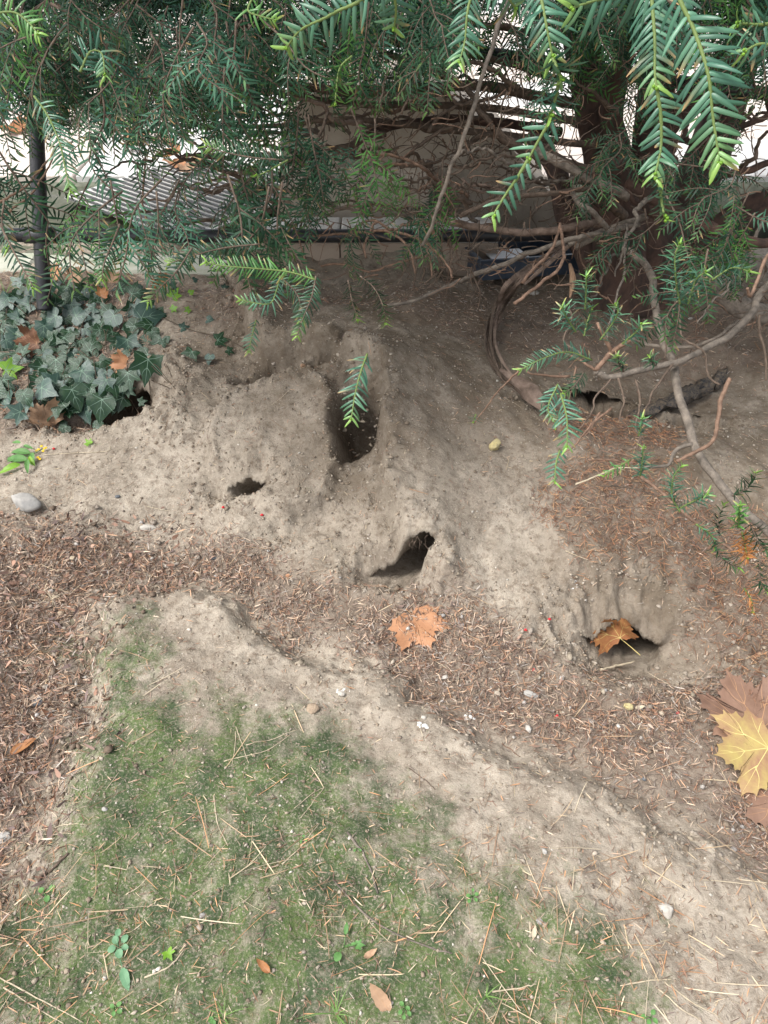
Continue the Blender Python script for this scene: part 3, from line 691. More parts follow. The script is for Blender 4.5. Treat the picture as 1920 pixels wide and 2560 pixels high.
PV = [[(0, -.14), (0, .4), (.0, .97)], [(0, -.12), (.3, .22), (.68, .64)], [(0, -.12), (-.3, .22), (-.68, .64)], [(0, -.12), (.3, -.04), (.66, -.04)], [(0, -.12), (-.3, -.04), (-.66, -.04)],
      [(0, .35), (.1, .5), (.15, .74)], [(0, .35), (-.1, .5), (-.15, .74)], [(.3, .25), (.5, .28), (.7, .40)], [(-.3, .25), (-.5, .28), (-.7, .40)], [(.28, .2), (.35, .4), (.44, .58)], [(-.28, .2), (-.35, .4), (-.44, .58)], [(.3, -.04), (.42, -.12), (.5, -.2)], [(-.3, -.04), (-.42, -.12), (-.5, -.2)], [(0, .6), (.04, .7), (.06, .82)]]
IV = [[(0, -.04), (0, .4), (0, .93)], [(0, -.02), (.28, .22), (.58, .45)], [(0, -.02), (-.28, .22), (-.58, .45)], [(0, -.03), (.22, -.1), (.46, -.2)], [(0, -.03), (-.22, -.1), (-.46, -.2)], [(0, .3), (.1, .42), (.15, .6)], [(0, .3), (-.1, .42), (-.15, .6)]]
def frame(nrm, rot):
    n = Vector(nrm).normalized(); q = n.to_track_quat('Z', 'Y'); return (q.to_matrix() @ Matrix.Rotation(rot, 3, 'Z'))
def heading(px0, py0, px1, py1, z):           # ground direction between two photo pixels
    a = at(px0, py0, z); b = at(px1, py1, z); return math.atan2(b[1] - a[1], b[0] - a[0])
def orient(nrm, direction):
    """rotation whose local z is nrm and local y points along direction"""
    z = unit(np.array(nrm, float)); y = np.array(direction, float); y = unit(y - z * y.dot(z)); x = np.cross(y, z)
    return np.stack([x, y, z], -1)
def plane_leaf(pos, nrm, tipdir, size, m, mv, label, curl=(.1, .1, 0, .12), seed=1, stem=.45, group=None, fold=0, shape=PLANE, cat='leaf', veins=PV, stembend=(.1, .1)):
    Rm = orient(nrm, tipdir)
    V, Fc, hz = leaf_mesh(shape, size, curl, seed, fold=fold)
    zmin = (V[:, 2]).min(); V = V - np.array([0, 0, zmin])
    W = V @ Rm.T + pos
    root = empty('plane_leaf' if shape is PLANE else 'fallen_leaf', pos, label, cat, group)
    mk('blade', W, Fc, m, root)
    if veins:
        v2, f2 = vein_mesh(veins, hz, size, w0=.0065, lift=.004); v2 = v2 - np.array([0, 0, zmin]); mk('veins', v2 @ Rm.T + pos, f2, mv, root)
    if stem:
        b = np.array([0, -.13, hz(0, -.13)]) * size - np.array([0, 0, zmin])
        pts = [b, b + np.array([stembend[0] * .4, -stem * .5, .03]) * size, b + np.array([stembend[0], -stem, stembend[1]]) * size]
        v3, f3 = tube(spline([p @ Rm.T + pos for p in pts], 8), np.linspace(.006, .010, 8) * size * 1.4, 6); mk('stem', v3, f3, mv, root)
    return root
def ground_leaf(px, py, tip, size, m, mv, label, tiltn=(0, 0, 0), lift=.004, **kw):
    p = G(px, py); n = Nat(p[0], p[1], .05)[0] + np.array(tiltn); a = at(px, py, p[2]); b = at(*tip, p[2]); d = b - a
    return plane_leaf(p + np.array([0, 0, lift + .004]), n, d, size, m, mv, label, **kw)
# leaves lying about (centre px, tip px)
ground_leaf(1035, 1552, (1085, 1625), .097, M['leaf_brown'], M['vein_pale'], 'flat orange brown plane leaf lying alone in the middle of the needle litter', curl=(.06, .10, .05, .10), seed=4, stem=.18, lift=.004)
ground_leaf(1545, 1590, (1515, 1500), .075, M['leaf_orange'], M['vein_yellow'], 'curled bright orange plane leaf standing in the mouth of the right hole', tiltn=(-.55, -.75, -.15), curl=(1.3, .5, .2, .35), seed=9, stem=.75, stembend=(.35, .3), lift=.0)
ground_leaf(1885, 1815, (1810, 1705), .140, M['leaf_purple'], M['vein_pale'], 'large dull purple brown plane leaf partly under the yellow one at the right edge', curl=(.10, .12, .02, .12), seed=12, stem=.1, lift=.006)
ground_leaf(1890, 1895, (1745, 1915), .118, M['leaf_yellow'], M['vein_yellow'], 'yellow and tan plane leaf lying on top of the purple brown one', curl=(-.04, .05, .04, .16), seed=15, stem=.0, lift=.032, tiltn=(-.05, -.15, 0))
ground_leaf(1950, 2015, (1890, 1990), .10, M['leaf_purple'], M['vein_pale'], 'corner of a pinkish brown leaf below the yellow leaf at the right edge', curl=(.1, .1, 0, .1), seed=18, stem=.1, lift=.008)
ground_leaf(120, 1065, (60, 1010), .088, M['leaf_tan'], M['vein_pale'], 'crumpled tan plane leaf curling over the rim beneath the ivy', tiltn=(.3, -.9, 0), curl=(.95, .5, .6, .55), seed=21, stem=.3, lift=.01)
ground_leaf(40, 1885, (110, 1845), .050, M['leaf_orange'], M['vein_pale'], 'narrow folded orange brown leaf at the left edge on dark litter', curl=(1.6, .2, 0, .2), seed=24, stem=.2, shape=OVAL, veins=PV[:1], lift=.006)
ground_leaf(965, 2520, (935, 2460), .050, M['leaf_tan'], M['vein_pale'], 'upright greyish tan leaf cut off by the bottom edge', tiltn=(0, -.8, 0), curl=(.9, .3, 0, .2), seed=27, stem=0, shape=OVAL, veins=PV[:1], lift=.002)
ground_leaf(670, 2430, (640, 2400), .026, M['leaf_orange'], M['vein_pale'], 'small twisted orange leaf shred on the moss at bottom centre', curl=(2, .5, 0, .4), seed=30, stem=.5, shape=OVAL, veins=PV[:1], lift=.004)
ground_leaf(180, 1402, (205, 1385), .017, M['straw'], M['vein_pale'], 'pale cream leaf scrap in the litter left of centre', curl=(.5, .3, 0, .5), seed=31, stem=0, shape=ROUND, veins=None)
ground_leaf(915, 2395, (950, 2375), .022, M['leaf_tan'], M['vein_pale'], 'small pinkish tan leaf scrap by the green seedling at bottom centre', curl=(.8, .6, 0, .5), seed=33, stem=0, shape=OVAL, veins=None)
ground_leaf(1590, 1775, (1620, 1770), .020, M['straw'], M['vein_pale'], 'pale curled scrap beside the lichen spotted pebble at right', curl=(1.2, .4, 0, .3), seed=34, stem=0, shape=OVAL, veins=None)
ground_leaf(130, 1795, (100, 1780), .024, M['leaf_dark'], M['vein_pale'], 'dark reddish leaf scrap half buried in the left litter', curl=(.8, .6, 0, .5), seed=36, stem=0, shape=OVAL, veins=None, lift=.005)
ground_leaf(112, 1870, (140, 1850), .020, M['leaf_purple'], M['vein_pale'], 'mauve brown leaf scrap right of the folded leaf at left edge', curl=(.8, .6, 0, .5), seed=37, stem=0, shape=OVAL, veins=None, lift=.005)
ground_leaf(718, 1445, (735, 1440), .013, M['leaf_brown'], M['vein_pale'], 'small brown leaf scrap above the notch in the front hump', curl=(.8, .6, 0, .5), seed=38, stem=0, shape=ROUND, veins=None)
ground_leaf(1895, 1640, (1870, 1650), .026, M['leaf_tan'], M['vein_pale'], 'flat pale tan scrap at the right edge beyond the right hole', curl=(.4, .3, 0, .4), seed=39, stem=0, shape=OVAL, veins=None)
ground_leaf(1332, 2345, (1335, 2330), .018, M['straw'], M['vein_pale'], 'small pale buff leaf standing in the moss below the white stone', curl=(.8, .4, 0, .4), seed=40, stem=0, shape=OVAL, veins=None)
# brown leaves caught in and behind the ivy
for k, (px, py, tx, ty, s, m, lab) in enumerate([
  (140, 712, 180, 690, .06, 'leaf_brown', 'brown leaf standing right behind the foot of the railing post'),
  (195, 722, 230, 700, .055, 'leaf_tan', 'pinkish tan leaf right of the one at the post foot'),
  (262, 762, 285, 745, .035, 'leaf_orange', 'orange brown leaf peeping over the upper ivy leaves'),
  (412, 738, 430, 700, .05, 'leaf_orange', 'upright pale orange leaf beside the bright green ivy'),
  (95, 882, 60, 880, .07, 'leaf_dark', 'dark reddish brown leaf sunk in the middle of the ivy'),
  (318, 930, 310, 880, .05, 'leaf_brown', 'folded brown leaf hanging at the right side of the ivy'),
  (345, 975, 360, 930, .05, 'leaf_dark', 'dark brown crumpled leaf between ivy and dug soil'),
  (285, 725, 310, 700, .05, 'leaf_tan', 'pale tan leaf under the hanging needles behind the ivy')]):
    ground_leaf(px, py, (tx, ty), s, M[m], M['vein_pale'], lab, tiltn=(random.uniform(-.4, .4), -.9, 0), curl=(.7, .4, .3, .4), seed=50 + k, stem=.2, lift=.035)
# leaves on the far pavement
for k, (px, py, z, s, m, lab) in enumerate([
  (455, 405, .235, .085, 'leaf_brown', 'brown plane leaf in the nearer pile on the grating, left'), (478, 425, .24, .075, 'leaf_tan', 'pinkish leaf lowest in the nearer pile on the grating'), (440, 385, .26, .075, 'leaf_orange', 'orange leaf topmost of the nearer pile on the grating'),
  (492, 395, .235, .06, 'leaf_yellow', 'yellow leaf at the right end of the nearer pile'), (340, 345, .235, .085, 'leaf_brown', 'brown leaf in the farther pile on the grating'), (362, 335, .235, .08, 'leaf_dark', 'reddish leaf right in the farther pile on the grating'), (388, 348, .235, .05, 'leaf_yellow', 'small yellow leaf beside the farther pile'),
  (320, 360, .235, .07, 'leaf_tan', 'tan leaf left in the farther pile on the grating'), (430, 350, .22, .07, 'leaf_tan', 'pale leaf lying alone behind the two piles on the pavement'), (670, 95, .22, .16, 'leaf_tan', 'large pinkish leaf far off on the pavement at top centre'), (560, 60, .22, .14, 'leaf_brown', 'far brown leaf on the pavement near the top edge'), (760, 118, .22, .15, 'leaf_tan', 'far pinkish leaf right of the large one at top centre')]):
    a = at(px, py, z); plane_leaf(a, (random.uniform(-.3, .3), -.3, 1), (random.uniform(-1, 1), random.uniform(-1, 1), 0), s, M[m], M['vein_pale'], lab, curl=(.6, .4, .2, .4), seed=70 + k, stem=.2)

for k, (px, py, m, lab) in enumerate([(250, 120, 'leaf_tan', 'pale leaf far off on the pavement at upper left'), (905, 40, 'leaf_brown', 'brown leaf far off on the pavement behind the upper rail'), (610, 180, 'leaf_orange', 'orange leaf far off between the two top pink leaves'), (300, 250, 'leaf_brown', 'brown leaf on the pavement beyond the farther pile'), (150, 300, 'leaf_tan', 'tan leaf on the pavement right behind the railing post'), (30, 320, 'leaf_orange', 'orange leaf on the pavement left of the railing post')]):
    a = at(px, py, .22); plane_leaf(a, (random.uniform(-.3, .3), -.2, 1), (random.uniform(-1, 1), random.uniform(-1, 1), 0), .13, M[m], M['vein_pale'], lab, curl=(.5, .4, .2, .4), seed=170 + k, stem=0, veins=None)

# ---------------------------------------------------------------- stones, clods, droppings
def stone(px, py, size, m, label, cat='stone', seed=0, sink=.25, name='stone', rot=0, angular=.25, group=None):
    r = np.random.default_rng(seed); import bmesh as bm_
    bm = bm_.new(); bm_.ops.create_icosphere(bm, subdivisions=3, radius=1)
    V = np.array([v.co[:] for v in bm.verts]); Fc = [tuple(v.index for v in f.verts) for f in bm.faces]; bm.free()
    for k in range(16):
        n = unit(r.normal(0, 1, 3)); c = r.uniform(.55, .88); d = V @ n; V -= np.outer(np.maximum(d - c, 0) * (1 - angular * .3), n)
    V *= 1 + .13 * fbm(V[:, 0] + 3 * V[:, 2], V[:, 1] - 2 * V[:, 2], .5, 3, seed)[:, None]
    V *= np.array(size) / 2; ca, sa = math.cos(rot), math.sin(rot); V = V @ np.array([[ca, sa, 0], [-sa, ca, 0], [0, 0, 1]])
    p = G(px, py); p = p + np.array([0, 0, size[2] * (.5 - sink)])
    o = mk(name, V + p, Fc, M[m], origin=p); tag(o, label, cat, group); return o
stone(70, 1262, (.112, .075, .055), 'stone_grey', 'large grey stone with a rusty side at the left edge', seed=1, rot=-.3)
stone(1238, 1124, (.042, .036, .044), 'stone_yellow', 'pitted yellowish stone standing on the slope below the branches', seed=2, sink=.12, angular=0)
stone(373, 1322, (.052, .026, .02), 'stone_white', 'oblong white pebble at the front edge of the left bench', seed=3)
stone(780, 1775, (.036, .032, .014), 'clod', 'round flat clod of earth on the mossy hump', 'clod', seed=4, name='soil_clod')
stone(853, 1738, (.022, .018, .016), 'stone_white', 'whitish chipped pebble just right of the round clod', seed=5)
stone(1663, 2277, (.030, .034, .018), 'stone_white', 'half buried white stone low on the right of the hump', seed=6)
stone(95, 1760, (.036, .026, .018), 'stone_blue', 'dark slate coloured stone in the left litter', seed=7)
stone(1328, 1738, (.044, .022, .016), 'stone_grey', 'flat grey stone in the diagonal band of litter', seed=8, rot=-.3)
stone(1178, 1572, (.028, .022, .012), 'stone_rust', 'small buff disc shaped stone right of the lone brown leaf', seed=9)
stone(1570, 1770, (.026, .024, .016), 'stone_yellow', 'lichen spotted pebble in the litter left of the yellow leaf', seed=10)
stone(440, 1408, (.028, .018, .012), 'stone_rust', 'buff pebble in litter above the left end of the hump', seed=11)
stone(534, 1397, (.024, .016, .012), 'stone_blue', 'small blue grey pebble in the litter under the left bench', seed=12)
stone(528, 1379, (.012, .010, .008), 'stone_white', 'tiny white pebble right behind the blue grey one', seed=13)
stone(295, 1243, (.017, .013, .010), 'stone_blue', 'tiny grey pebble on the left bench', seed=14)
stone(1400, 1785, (.022, .02, .012), 'stone_rust', 'buff pebble in the litter under the flat grey stone', seed=15)
stone(155, 1535, (.026, .022, .018), 'clod', 'dark clod in the litter left of the hump corner', 'clod', seed=16, name='soil_clod')
stone(1610, 1950, (.014, .012, .008), 'stone_blue', 'dark chip on the bare right part of the hump', seed=17)
stone(1335, 735, (.05, .03, .02), 'stone_white', 'pale stone under the hanging twigs beside the bark strips', seed=18)
stone(1725, 798, (.022, .014, .01), 'stone_white', 'white pebble on the dark ground right of the trunk', seed=19)
stone(757, 918, (.020, .010, .018), 'leaf_tan', 'tan pebble stuck in the crumbling bank', seed=20)
stone(505, 2290, (.014, .012, .008), 'stone_grey', 'grey pebble in the moss at lower left', seed=21)
stone(262, 2025, (.014, .012, .008), 'stone_grey', 'pale grey pebble in the moss by the long straw at left', seed=22)
stone(130, 1480, (.020, .018, .014), 'stone_grey', 'grey pebble in litter at the left below the big stone', seed=23)
stone(12, 2095, (.030, .024, .02), 'stone_grey', 'pale stone at the left edge beside the moss', seed=24)
stone(1060, 1795, (.014, .012, .01), 'stone_white', 'white grain left of the bird droppings', seed=25)
stone(1350, 2305, (.016, .012, .008), 'stone_grey', 'small grey chip in the moss right of centre bottom', seed=26)
stone(1362, 2130, (.014, .016, .01), 'stone_grey', 'grey pebble half way between seedling and white stone', seed=27)
for k, (px, py, lab) in enumerate([(1060, 1815, 'white bird dropping near the middle of the hump'), (1178, 1793, 'largest white bird dropping below the litter band'), (860, 1728, 'small white bird dropping beside the chipped pebble'), (1432, 1462, 'small bird dropping on the slope left of the right hole'), (1696, 1726, 'tiny bird dropping in the litter above the big leaves')]):
    p = G(px, py); mb = MB(); r = np.random.default_rng(k + 90)
    for j in range(9):
        a = r.uniform(0, 6.28); q = r.uniform(0, .013); c = p + np.array([q * math.cos(a) * 1.4, q * math.sin(a), .001]); c[2] = Hat(c[0], c[1])[0] + .0008
        s = r.uniform(.002, .006) * (1 if k in (0, 1) else .6); n_ = 9; ang_ = np.arange(n_) * 2 * math.pi / n_; rr = s * r.uniform(.6, 1.25, n_)
        ring = np.stack([rr * np.cos(ang_), rr * np.sin(ang_), np.zeros(n_)], -1) + c; V = np.vstack([ring, ring * .5 + c * .5 + np.array([0, 0, s * .25]), c + np.array([0, 0, s * .32])])
        Fc = [(i, (i + 1) % n_, n_ + (i + 1) % n_, n_ + i) for i in range(n_)] + [(n_ + i, n_ + (i + 1) % n_, 2 * n_) for i in range(n_)]
        mb.add(V, Fc)
    o = mb.build('bird_dropping', M['dropping']); tag(o, lab, 'bird dropping', 'bird droppings on the soil')
for k, (px, py, lab) in enumerate([(1370, 1553, 'red berry skin in the litter above the middle'), (1330, 1680, 'bright red berry piece in the middle of the litter band'), (1388, 1795, 'red berry skin beside the buff pebble'), (1310, 1580, 'dull red berry skin left of the upper one'), (555, 1273, 'red berry skin on the bare bench below the small hole'), (1690, 1788, 'small red berry piece left of the purple leaf'), (652, 1292, 'tiny red berry skin right below the small hole'), (132, 1126, 'dark red berry beside the yellow flowers')]):
    p = G(px, py); mb = MB(); mb.add(*tube(spline([p + np.array([0, 0, .004]), p + np.array([.004, .003, .006]), p + np.array([.008, .001, .003])], 5), [.001, .0032, .0035, .0025, .0008], 7))
    o = mb.build('berry', M['berry']); tag(o, lab, 'berry', 'red berry pieces in the litter')

mb = MB(); r2 = np.random.default_rng(77)
for (px, py, w_, n_) in [(1000, 1350, 70, 16), (1590, 1535, 90, 22), (890, 985, 60, 12), (700, 935, 120, 14), (300, 1020, 90, 20), (1470, 1020, 130, 18), (430, 1000, 60, 10), (960, 1100, 20, 8)]:
    for k in range(n_):
        q = G(px + r2.uniform(-w_, w_), py + r2.uniform(-18, 18)); L = r2.uniform(.015, .05); c = [q + np.array([0, -.004, .003])]
        for j in range(4): c.append(c[-1] + np.array([r2.normal(0, .35), r2.normal(-.25, .25), r2.normal(-.35, .35)]) * L / 3)
        c = spline(c, 8); c[:, 2] = np.maximum(c[:, 2], Hat(c[:, 0], c[:, 1]) - .03); mb.add(*tube(c, np.linspace(r2.uniform(.0006, .0014), .0003, 8), 4, cap=False))
o = mb.build('rootlets', M['twig']); tag(o, 'fine broken roots hanging from the crumbling rims of the holes', 'rootlets', kind='stuff')

# ---------------------------------------------------------------- sticks lying on the ground
def stick(pts, r, m, label, cat='stick', name='stick', seed=0, knots=True, side=None):
    q = []
    for a in pts:
        g = G(a[0], a[1]); g = g + np.array([0, 0, r * (.7) + (a[2] if len(a) > 2 else 0)]); q.append(g)
    c = spline(q, 12); c[1:-1] += np.random.default_rng(seed).normal(0, r * .35, (10, 3)); mb = MB()
    c[:, 2] = np.maximum(c[:, 2], Hat(c[:, 0], c[:, 1]) + r * .5)
    mb.add(*tube(c, np.linspace(r, r * .65, 12) * (1 + .15 * np.random.default_rng(seed + 1).normal(0, 1, 12)), 6))
    if side:
        for (t, dx, dy) in side:
            i = int(t * 11); mb.add(*tube([c[i], c[i] + np.array([dx, dy, .006])], [r * .5, r * .2], 5))
    o = mb.build(name, M[m]); tag(o, label, cat)
    return o
stick([(1682, 2082), (1760, 2130), (1882, 2206)], .0028, 'grey_branch', 'thin dark stick lying on the bare lower right slope', seed=1)
stick([(95, 2205), (130, 2175), (172, 2135)], .0042, 'twig', 'short thick greyish stick lying in moss at left', seed=2)
stick([(868, 2082), (915, 2150), (945, 2235)], .0026, 'grey_branch', 'knobbly grey stick on the moss near the centre bottom', seed=3, side=[(.1, .012, .01)])
stick([(832, 2200), (900, 2275), (960, 2320), (1075, 2370), (1130, 2385)], .0020, 'grey_branch', 'long thin curved dark twig across the moss below the centre', seed=4)
stick([(1500, 1676), (1585, 1655)], .0034, 'straw', 'short peeled white stick in front of the right hole', seed=5)
stick([(1022, 1922), (1060, 1950), (1088, 1976)], .0014, 'twig', 'fine short dark twig on the bare soil above the moss', seed=6)
stick([(330, 1905), (350, 1930), (392, 1948)], .0015, 'twig', 'fine curved dark twig on the moss at upper left', seed=7)
stick([(1255, 1860), (1280, 1878), (1300, 1893)], .0018, 'rust_twig', 'short rusty twig on the bare part of the hump', seed=8)
stick([(1690, 745), (1560, 760)], .004, 'grey_branch', 'grey stick on the ground at the foot of the trunk', seed=9)
stick([(590, 1830), (588, 1870), (580, 1915)], .0010, 'straw', 'left pale straw of the upright pair on the moss', 'straw', 'straw', 10)
stick([(590, 1818), (605, 1860), (622, 1908)], .0010, 'straw', 'right pale straw of the upright pair on the moss', 'straw', 'straw', 11)
stick([(560, 1905), (660, 1880), (730, 1835)], .0010, 'straw', 'pale straw pointing up right beside the upright pair', 'straw', 'straw', 12)
stick([(615, 1864), (680, 1850), (745, 1826)], .0010, 'straw', 'upper pale straw reaching from the pair to the right', 'straw', 'straw', 13)
stick([(250, 1772), (230, 1820), (215, 1860)], .0010, 'straw', 'pale straw lying steeply at the left border of the moss', 'straw', 'straw', 14)
stick([(0, 2445), (100, 2500), (210, 2558)], .0013, 'straw', 'thick pale straw in the bundle at the lower left corner', 'straw', 'straw', 15)
stick([(10, 2470), (90, 2520), (160, 2560)], .0013, 'straw', 'lower straw of the bundle at the lower left corner', 'straw', 'straw', 16)
stick([(20, 2105), (110, 2075), (215, 2062)], .0012, 'straw', 'upper long straw at left pointing into the moss', 'straw', 'straw', 17)
stick([(25, 2100), (100, 2088), (185, 2086)], .0012, 'straw', 'lower long straw at left below its neighbour', 'straw', 'straw', 18)
stick([(315, 2238), (350, 2215), (392, 2170)], .0012, 'straw', 'pale straw lying across the moss left of centre', 'straw', 'straw', 19)
stick([(535, 1990), (545, 2060), (570, 2115)], .0014, 'straw', 'forked pale stem standing out on the moss in the middle', 'straw', 'straw', 20, side=[(.7, -.012, -.012)])
stick([(735, 2022), (780, 1985), (812, 1968)], .0010, 'straw', 'upper pale straw ending at the white tuft on the moss', 'straw', 'straw', 21)
stick([(752, 2045), (780, 2010), (812, 1968)], .0010, 'straw', 'lower pale straw ending at the white tuft on the moss', 'straw', 'straw', 22)
stick([(705, 2162), (760, 2110), (798, 2062)], .0014, 'straw', 'buff straw right of the forked stem', 'straw', 'straw', 23)
stick([(362, 2445), (420, 2420), (462, 2375)], .0016, 'straw', 'pale bent straw below the lobed seedling', 'straw', 'straw', 24)
stick([(1550, 2465), (1620, 2452), (1680, 2448)], .0014, 'straw', 'upper pale straw in the lower right corner', 'straw', 'straw', 25)
stick([(1660, 2455), (1720, 2500), (1800, 2545)], .0014, 'straw', 'slanting pale straw in the lower right corner', 'straw', 'straw', 26)
stick([(1640, 2470), (1700, 2520), (1760, 2560)], .0014, 'straw', 'lowest slanting pale straw in the lower right corner', 'straw', 'straw', 27)
stick([(1600, 2390), (1640, 2360), (1675, 2350)], .0012, 'straw', 'short pale straw right of the white stone in the moss', 'straw', 'straw', 28)
stick([(1230, 2480), (1300, 2470), (1340, 2462)], .0014, 'straw', 'pale straw in the litter at the bottom centre right', 'straw', 'straw', 29)
stick([(90, 2040), (86, 2000), (120, 2025), (175, 2038)], .0016, 'rust_twig', 'bent rusty twig at the left border of the moss', seed=30)

# ---------------------------------------------------------------- seedlings, grass, flower sprig
def seedling(px, py, leaves, label, m='weed', name='seedling'):
    g = G(px, py); root = empty(name, g, label, 'seedling', 'green seedlings in the moss'); me_cache = {}
    for k, (ax, ay, s, shape, tilt) in enumerate(leaves):
        e = at(px + ax, py + ay, g[2] + .012); d = e - g; d[2] = 0; L = np.linalg.norm(d) + 1e-6; d = d / L
        V, Fc, hz = leaf_mesh(shape, s, (.25, -.25, 0, .10), 200 + k, rings=4, sub=2, rag=.01, fold=.12)
        Rm = orient(np.array([-d[0] * tilt, -d[1] * tilt - .12, 1]), d); pos = np.array([e[0], e[1], g[2] + .006 + .008 * tilt + .002 * k])
        mk('leaf', V @ Rm.T + pos, Fc, M[m], root)
        st = np.array([0, -.2, 0]) * s @ Rm.T + pos
        mk('stem', *tube(spline([g, (g + st) / 2 + np.array([0, 0, .003]), st], 5), .0007, 5), M[m], root)
tri = lambda s: [(-10, 6, s, ROUND, .2), (11, -8, s * 1.2, ROUND, .3), (4, 12, s, ROUND, .2)]
seedling(112, 2232, [(-8, -8, .013, ROUND, .2), (14, -12, .015, ROUND, .2), (4, 12, .015, ROUND, .2)], 'three leaved bright green seedling at lower left')
seedling(296, 2370, [(-8, -20, .016, ROUND, .1), (12, -22, .016, ROUND, .1), (-14, 0, .016, ROUND, .1), (14, -2, .014, ROUND, .1), (0, -34, .014, ROUND, .1), (2, 12, .018, ROUND, .1), (14, 62, .033, OVAL, .1)], 'largest seedling, blue green rosette with one long leaf pointing down', 'weed_blue')
seedling(860, 2368, [(4, -40, .017, OVAL, .2), (-14, 18, .018, ROUND, .1), (34, -6, .014, IVY, .1), (20, -8, .010, OVAL, .1)], 'tall light green seedling by the tan scraps at bottom centre')
seedling(288, 2522, [(-8, -8, .009, ROUND, .1), (6, -12, .010, ROUND, .1), (9, 4, .010, ROUND, .1), (-4, 10, .009, ROUND, .1)], 'small four leaved seedling near the bottom left')
seedling(525, 2545, [(0, 0, .012, ROUND, .1), (8, 8, .008, ROUND, .1)], 'tiny round leaved seedling on the bottom edge')
seedling(758, 2098, [(-6, 2, .006, ROUND, .1), (6, 0, .006, ROUND, .1), (0, -8, .006, ROUND, .1)], 'tiny bright seedling right of the buff straw')
seedling(893, 2122, [(-6, 0, .006, ROUND, .1), (7, 1, .006, ROUND, .1)], 'tiny seedling beside the knobbly grey stick')
seedling(1182, 2242, [(-9, -6, .009, ROUND, .1), (8, -8, .009, ROUND, .1), (-8, 8, .009, ROUND, .1), (7, 6, .008, ROUND, .1), (0, -14, .007, ROUND, .1)], 'bright leafy seedling on dark moss right of the centre')
seedling(1012, 2520, [(-6, -12, .009, ROUND, .1), (6, -2, .009, ROUND, .1), (-10, 8, .009, ROUND, .1), (10, 12, .009, ROUND, .1), (-2, 22, .008, ROUND, .1)], 'many leaved seedling left of the bottom middle')
seedling(1575, 2535, [(-10, -8, .009, ROUND, .1), (8, -4, .009, ROUND, .1), (0, 10, .009, ROUND, .1)], 'left one of the two seedlings at the bottom right')
seedling(1625, 2545, [(-12, -6, .010, ROUND, .1), (8, -14, .010, ROUND, .1), (12, 4, .010, ROUND, .1), (-2, 8, .010, ROUND, .1)], 'right one of the two seedlings at the bottom right')
seedling(418, 2378, [(0, 0, .018, IVY, .2)], 'single lobed yellow green leaf right of the largest seedling', 'ivy_young')
ground_leaf(225, 1114, (212, 1098), .024, M['ivy_young'], M['weed'], 'bright green ivy leaf lying alone on the left bench', curl=(.2, .2, 0, .2), seed=80, stem=1.4, shape=IVY, veins=IV, stembend=(1.2, .0))
def grass(px, py, n, L, lab, m='grass', spread=1.0):
    g = G(px, py); root = empty('grass_tuft', g, lab, 'grass tuft', 'small grass tufts')
    for k in range(n):
        a = random.uniform(0, 6.28); l = L * random.uniform(.25, 1.1); e = g + np.array([math.cos(a) * l * spread, math.sin(a) * l * spread, l * .25])
        c = spline([g, (g + e) / 2 + np.array([0, 0, l * .25]), e], 6); d = np.gradient(c, axis=0); s = unit(np.cross(d, [0, 0, 1.])); wv = np.linspace(.0009, .0002, 6)[:, None]
        V = np.stack([c - s * wv, c + np.array([0, 0, .0003]), c + s * wv], 1).reshape(-1, 3); F_ = []
        for i in range(5):
            for j in range(2): F_.append((i * 3 + j, i * 3 + j + 1, i * 3 + 4 + j, i * 3 + 3 + j))
        mk('blade', V, F_, M[m], root)
grass(132, 1500, 22, .045, 'dry straw coloured tuft in the litter left of the hump', 'straw')
grass(60, 1670, 16, .04, 'second dry tuft lower in the left litter', 'straw')
grass(560, 2540, 10, .05, 'thin green grass blades at the bottom near the round seedling')
grass(840, 2535, 14, .06, 'grey green grass tuft at the bottom centre')
grass(1215, 2490, 8, .045, 'sparse green grass blades in the lower middle right')
grass(15, 735, 12, .14, 'tall grass tuft behind the ivy at the left edge')
grass(15, 850, 6, .10, 'long green grass blades among the ivy at the left edge')
# sprig of yellow flowers
g0 = G(95, 1150); fs = empty('flower_sprig', g0, 'cut green sprig with small yellow flowers lying at the left edge', 'flower sprig')
for k, (x0, y0, x1, y1, s) in enumerate([(60, 1155, -10, 1140, .070), (70, 1140, 10, 1125, .06), (45, 1175, -15, 1180, .06), (85, 1150, 65, 1200, .05), (80, 1160, 95, 1180, .035), (75, 1170, 55, 1210, .04), (55, 1125, 40, 1105, .03), (70, 1135, 110, 1125, .03)]):
    a = G(x0, y0) + np.array([0, 0, .012 + .003 * k]); b = at(x1, y1, a[2]); V, Fc, hz = leaf_mesh(OVAL, s, (.5, -.3, 0, .12), 300 + k, rings=5, sub=2, fold=.2)
    V[:, 0] *= .8; Rm = orient((.1 * (k % 3 - 1), -.35, 1), b - a); mk('leaf', V @ Rm.T + a, Fc, M['ivy_young' if k in (2, 4) else 'weed'], fs)
mk('stem', *tube(spline([G(20, 1160) + [0, 0, .008], G(80, 1145) + [0, 0, .012], G(112, 1128) + [0, 0, .012]], 8), .0013, 6), M['weed'], fs)
import bmesh
def ball(c, r, sub=1, sq=1):
    bm = bmesh.new(); bmesh.ops.create_icosphere(bm, subdivisions=sub, radius=r); V = np.array([v.co[:] for v in bm.verts]) * np.array([1, 1, sq]) + c; Fc = [tuple(v.index for v in f.verts) for f in bm.faces]; bm.free(); return V, Fc
